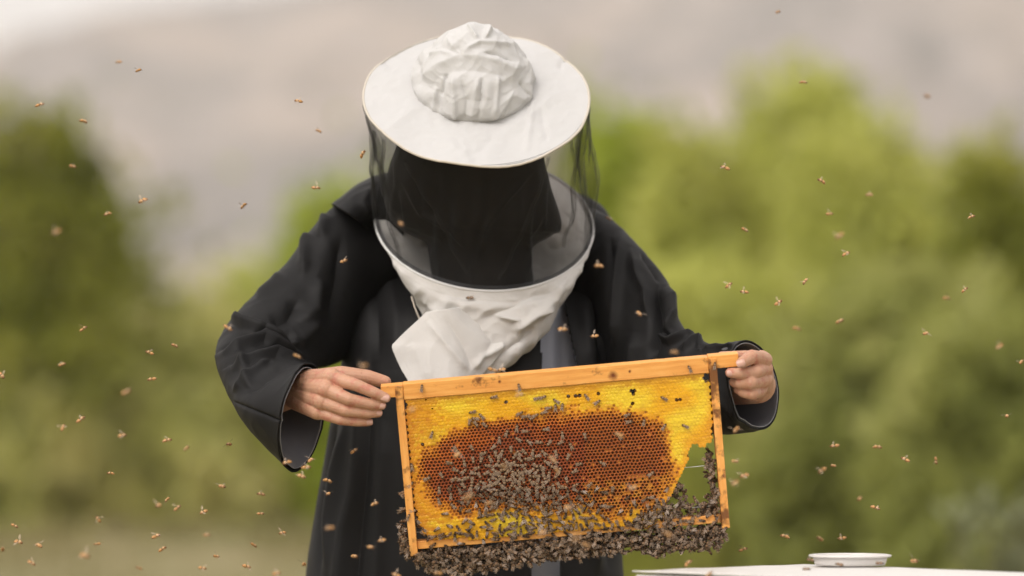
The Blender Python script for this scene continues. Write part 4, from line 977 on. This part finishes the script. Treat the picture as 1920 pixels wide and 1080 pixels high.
for k, lst in byreg.items():
    lst.sort(key=lambda f: f[0])
    for i, (x, y, Y) in enumerate(lst):
        Y = Y + random.gauss(0, .07); a = random.choice([0, math.pi]) + random.gauss(0, .7); el_ = random.gauss(0, .35)
        fw = Vector((math.cos(a) * math.cos(el_), math.sin(a) * .7 * math.cos(el_), math.sin(el_))); up = Vector((random.gauss(0, .35), random.gauss(-.35, .35), 1))
        soft = 'blurred' if (Y < 4.9 or Y > 5.55) else 'small'
        o = 'leftmost' if i == 0 else ('rightmost' if i == len(lst) - 1 else ORD[i] + ' from left')
        bee(True, random.randrange(10), orient(P(x, y, Y), fw, up, MM * random.uniform(.95, 1.3)), f'{soft} tan bee flying {regs[k][0]}, {o} there', 'bees flying around the beekeeper'); nfly += 1
# ---- bees settled on comb, wood and cloth
UPF = Wv
def crawl(px, py, ang=None, w_=12.2, var=None, label=None, group='bees crawling on the comb', s=1.0):
    u, v = loc(px, py); a = ang if ang is not None else random.uniform(0, 2 * math.pi)
    fw = Uv * math.cos(a) - Vv * math.sin(a); up = Wv + Uv * random.gauss(0, .15) + Vv * random.gauss(0, .15)
    return bee(False, random.randrange(4), orient(FL(u, v, w_ + 1.6), fw, up, MM * s), label, group)
single = [  # px, py, heading (degrees), label
 (925,742,190,'bee on the yellow comb just under the top bar, left of its middle'),(885,770,190,'topmost bee of the small huddle on the yellow comb'),(890,782,170,'bee in the middle of the small huddle on yellow comb'),(902,777,130,'bee at the right of the small huddle on yellow comb'),
 (880,790,250,'lowest left bee of the small huddle above the brown cells'),(893,793,300,'lowest bee of the small huddle above the brown cells'),(910,795,310,'bee just right below the small huddle at the brown edge'),
 (1008,744,10,'left bee of two nose to tail beneath the top bar'),(1018,742,15,'right bee of two nose to tail beneath the top bar'),(1042,749,140,'slanting bee on yellow comb below the top bar middle'),(1030,762,5,'level bee left of two upright bees on yellow'),
 (1041,761,85,'left one of two upright bees on the yellow comb'),(1054,759,80,'right one of two upright bees on the yellow comb'),(1099,741,120,'steep bee among the dark holes under the top bar'),(1120,751,30,'bee below the row of dark holes under the top bar'),
 (1244,744,150,'bee on bright yellow comb near the right dark hole'),(1284,796,150,'lone bee on yellow comb below the right dark hole'),(1245,797,50,'bee on yellow comb just left of the lone right bee'),(1177,775,10,'bee at the upper right rim of the brown cells'),
 (1180,788,0,'second bee at the upper right rim of the brown cells'),(1207,788,70,'short bee on orange comb right of the brown rim'),
 (975,772,20,'leftmost bee of the row along the brown upper edge'),(985,778,0,'second bee of the row along the brown upper edge'),(994,781,300,'third bee of the row along the brown upper edge'),(1004,776,20,'fourth bee of the row along the brown upper edge'),(1018,771,200,'last bee of the row along the brown upper edge'),
 (969,799,80,'upright bee high on the brown cells, left of centre'),(936,820,85,'upright bee on brown cells left of the centre'),(950,808,60,'slanting bee on upper brown cells near the centre'),(986,806,350,'level bee on upper brown cells near the centre'),
 (1054,811,90,'upright bee on the upper brown cells right of centre'),(1160,814,120,'single bee on the brown cells right of the centre'),(1128,865,150,'single bee on brown cells right of the dense patch'),(1087,867,0,'faint bee on brown cells right of the dense patch'),
 (1107,905,35,'bee on brown cells at the right of the patch'),(1222,885,30,'single bee near the right end of the brown cells'),(823,914,85,'upper of two bees far left on the brown cells'),(822,935,100,'lower of two bees far left on the brown cells'),(845,926,85,'upright bee left of the dense patch'),(848,945,130,'slanting bee left below the dense patch'),
 (772,872,90,'upright bee on orange comb near the left side bar'),(770,905,40,'bee between comb and left side bar, halfway down'),(775,955,0,'bee in the gap beside the left side bar'),(1292,688,110,'bee on the right part of the wooden top bar'),(791,724,80,'dark bee near the left end of the top bar'),
 (1339,682,80,'bee where the top bar meets the right side bar'),(1347,918,95,'bee on the front of the right side bar'),(765,966,60,'bee on the lower left side bar'),(973,722,100,'small bee on the lower edge of the top bar')]
placed = []
nb = 0
for x, y, a, lb in single:
    onwood = (y < 728 and x > 760) or lb.endswith('side bar') and 'on the' in lb or x == 1339
    crawl(x, y, R(a), 14.5 if onwood else 11.6, label=lb, group='bees settled on the frame and comb', s=.95); placed.append((x, y)); nb += 1
# dense patch: density falls off from the patch's middle
def dens(x, y):
    d = 1.35 * math.exp(-((x - 950) / 95) ** 2 - ((y - 915) / 62) ** 2) + .75 * math.exp(-((x - 1070) / 80) ** 2 - ((y - 950) / 42) ** 2) + .35 * math.exp(-((x - 1010) / 60) ** 2 - ((y - 850) / 50) ** 2)
    d += .42 * max(0, min(1, (y - (962 + (1040 - x) * .03)) / 22)) + .05
    d += .8 * math.exp(-((x - 1225) / 35) ** 2 - ((y - 960) / 26) ** 2)
    return d
cand = []; tries = 0
while tries < 8000:
    tries += 1; x = random.uniform(785, 1262); y = random.uniform(792, 1004)
    u, v = loc(x, y)
    if sdist((u, v), poly_out) < 2: continue
    d = dens(x, y)
    if random.random() > d: continue
    md = min(55, 8.6 / max(d, .05) ** .60)
    if any((x - a) ** 2 + (y - b) ** 2 < md * md for a, b in placed): continue
    placed.append((x, y)); cand.append((x, y, d))
indiv = [c for c in cand if c[1] < 975]; indiv.sort(key=lambda c: c[1]); limit = 300 - nfly - nb - 6
stuff = []
inpatch = lambda x, y: math.hypot((x - 985) / 1.5, y - 925) < 75
side = lambda x, y: 'left of' if x < 872 else ('above' if y < 855 else 'right of')
rank = {}
for sd0 in ('left of', 'above', 'right of'):
    q = sorted([c for c in indiv[:limit] if not inpatch(c[0], c[1]) and side(c[0], c[1]) == sd0])
    for n0, c in enumerate(q): rank[c] = (sd0, n0, len(q))
for k, (x, y, d) in enumerate(indiv):
    a = math.pi / 2 + random.gauss(0, 1.0) + random.choice([0, math.pi])
    if k < limit:
        if (x, y, d) in rank:
            sd0, n0, tot = rank[(x, y, d)]; o = 'leftmost' if n0 == 0 else ('rightmost' if n0 == tot - 1 else (ORD[n0] + ' from left' if n0 < len(ORD) else 'near the right end'))
            lb, gr = f'brown bee on the brown cells {sd0} the dense patch, {o} there', 'bees scattered round the dense patch'
        else: lb, gr = 'brown bee crawling in the dense patch on the middle of the comb', 'bees in the dense patch on the comb'
        crawl(x, y, a, 11.6 + random.uniform(0, 1.2), label=lb, group=gr, s=random.uniform(.92, 1.05))
    else: stuff.append((x, y, 13.2, a))
for x, y, d in cand:
    if y >= 975: stuff.append((x, y, 13.0 + random.uniform(0, 3), random.uniform(0, 6.28)))
# other single bees
bee(False, 1, orient(P(1140, 409, 5.565), Vector((-.8, -.2, .5)), Vector((.4, -.5, .8)), MM), 'golden bee sitting on the right shoulder of the robe', 'bees settled on cloth and hive')
bee(False, 2, orient(P(880, 558, 5.435), Vector((-1, 0, -.1)), Vector((0, -1, .3)), MM), 'bee sitting on the white ring at the front of the veil', 'bees settled on cloth and hive')
bee(False, 0, orient(P(1521, 1050, 5.06), Vector((.9, .2, -.3)), Vector((0, -.3, 1)), MM), 'bee at the left rim of the plastic tub', 'bees settled on cloth and hive')
bee(False, 3, orient(P(1573, 1058, 5.03), Vector((-.9, .2, .2)), Vector((0, -.5, 1)), MM), 'bee on the near wall of the plastic tub', 'bees settled on cloth and hive')
bee(False, 3, orient(P(1513, 1067, 4.98), Vector((1, .2, 0)), Vector((0, -.1, 1)), MM), 'bee on the hive lid left of the plastic tub', 'bees settled on cloth and hive')
bee(False, 3, orient(P(1650, 1056, 5.05), Vector((1, .2, 0)), Vector((0, -.5, 1)), MM), 'bee on the right rim of the plastic tub', 'bees settled on cloth and hive')
# the clinging mass along the bottom bar and the right side bar: one cluster
low = [(752, 1036), (770, 1052), (800, 1074), (850, 1080), (905, 1077), (960, 1064), (1010, 1056), (1060, 1050), (1100, 1048), (1150, 1040), (1180, 1034), (1215, 1038), (1232, 1046), (1250, 1038), (1300, 1032), (1330, 1034), (1352, 1028), (1362, 1005)]
lx = [p[0] for p in low]; ly = [p[1] for p in low]
hix = [750, 770, 800, 900, 1000, 1100, 1180, 1250, 1300, 1362]; hiy = [985, 1036, 1034, 1027, 1018, 1008, 1003, 997, 993, 985]
mass = []; t_ = 0
while t_ < 60000 and len(mass) < 1250:
    t_ += 1; x = random.uniform(750, 1362); y = random.uniform(975, 1084)
    if y > np.interp(x, lx, ly) - 4 + random.gauss(0, 2) or y < np.interp(x, hix, hiy) + random.gauss(0, 4): continue
    w_ = random.uniform(-18, 21)
    if any(abs(x - a) < 11 and (x - a) ** 2 + (y - b) ** 2 + ((w_ - c) * 1.385) ** 2 < 62 for a, b, c, _ in mass[-700:]): continue
    mass.append((x, y, w_, random.uniform(0, 6.28)))
def blob(cx, cy, sx, sy, n, w0, w1, lim=None):
    for _ in range(n):
        x, y = random.gauss(cx, sx), random.gauss(cy, sy)
        if lim and not lim(x, y): continue
        mass.append((x, y, random.uniform(w0, w1), random.uniform(0, 6.28)))
for k in range(80):                                    # column on the inner face of the right side bar
    t = k / 79; mass.append((1331 + 14 * t + random.gauss(0, 3.0 + 3 * t), 848 + 128 * t, random.uniform(-12, 14), random.uniform(0, 6.28)))
blob(1320, 962, 12, 12, 42, -12, 12, lambda x, y: x > 1296)
blob(1252, 958, 26, 16, 85, 4, 17, lambda x, y: y < 984); blob(1273, 925, 7, 22, 24, -8, 12, lambda x, y: x < 1297 and y > 895); blob(1290, 958, 12, 7, 14, -8, 10, lambda x, y: x < 1310)
blob(1205, 975, 30, 9, 40, 6, 16); blob(762, 960, 7, 30, 14, -14, 10, lambda x, y: x > 750); blob(776, 985, 8, 18, 16, -10, 12); blob(753, 1000, 3, 18, 10, -10, 10)
for _ in range(26): x = random.uniform(790, 1330); mass.append((x, 1022 - (x - 770) * .083 + random.gauss(0, 4), 10.5, random.choice([0, 3.14]) + random.gauss(0, .5)))
for _ in range(24): x = random.uniform(800, 1240); mass.append((x, 1006 - (x - 770) * .06 + random.gauss(0, 5), 12, random.uniform(0, 6.28)))
mass += [(x, y, w_, a) for x, y, w_, a in stuff]
V = []; F = []; C = []; MI = []; base = 0
bv = {}
for k in range(4):
    v_, f_, c_, W_ = BM[(False, k)][2]; vv = list(v_); ff = list(f_); ccc = list(c_); mi = [0] * len(f_)
    for wv in W_: b0 = len(vv); vv += [tuple(x) for x in wv]; ccc += [(.3, .25, .2)] * len(wv); ff.append(tuple(b0 + i for i in range(len(wv)))); mi.append(1)
    bv[k] = (np.array(vv), ff, np.array(ccc), mi)
for x, y, w_, a in mass:
    vv, ff, c_, mi = bv[random.randrange(4)]; u, v = loc(x, y)
    fw = Uv * math.cos(a) - Vv * math.sin(a) + Wv * random.gauss(0, .35); 
    up = Wv + Uv * random.gauss(0, .45) + Vv * random.gauss(0, .45)
    if w_ < -4: up = -up
    m4 = np.array(orient(FL(u, v, w_), fw, up, MM * random.uniform(.9, 1.05)))
    V.append(vv @ m4[:3, :3].T + m4[:3, 3]); k = random.uniform(.22, .85); C.append(c_ * k * np.array([1, .92, .85])); F += [tuple(i + base for i in f) for f in ff]; MI += mi; base += len(vv)
tag(mk('bee_cluster', np.vstack(V), F, [M_bee, M_wing], cols=np.vstack(C), midx=MI), 'dense brown cluster of bees clinging along the bottom and right bars of the frame', 'bee cluster', kind='stuff')
print('bees flying', nfly, 'single', nb, 'indiv', min(len(indiv), limit), 'of', len(indiv), 'mass', len(mass))
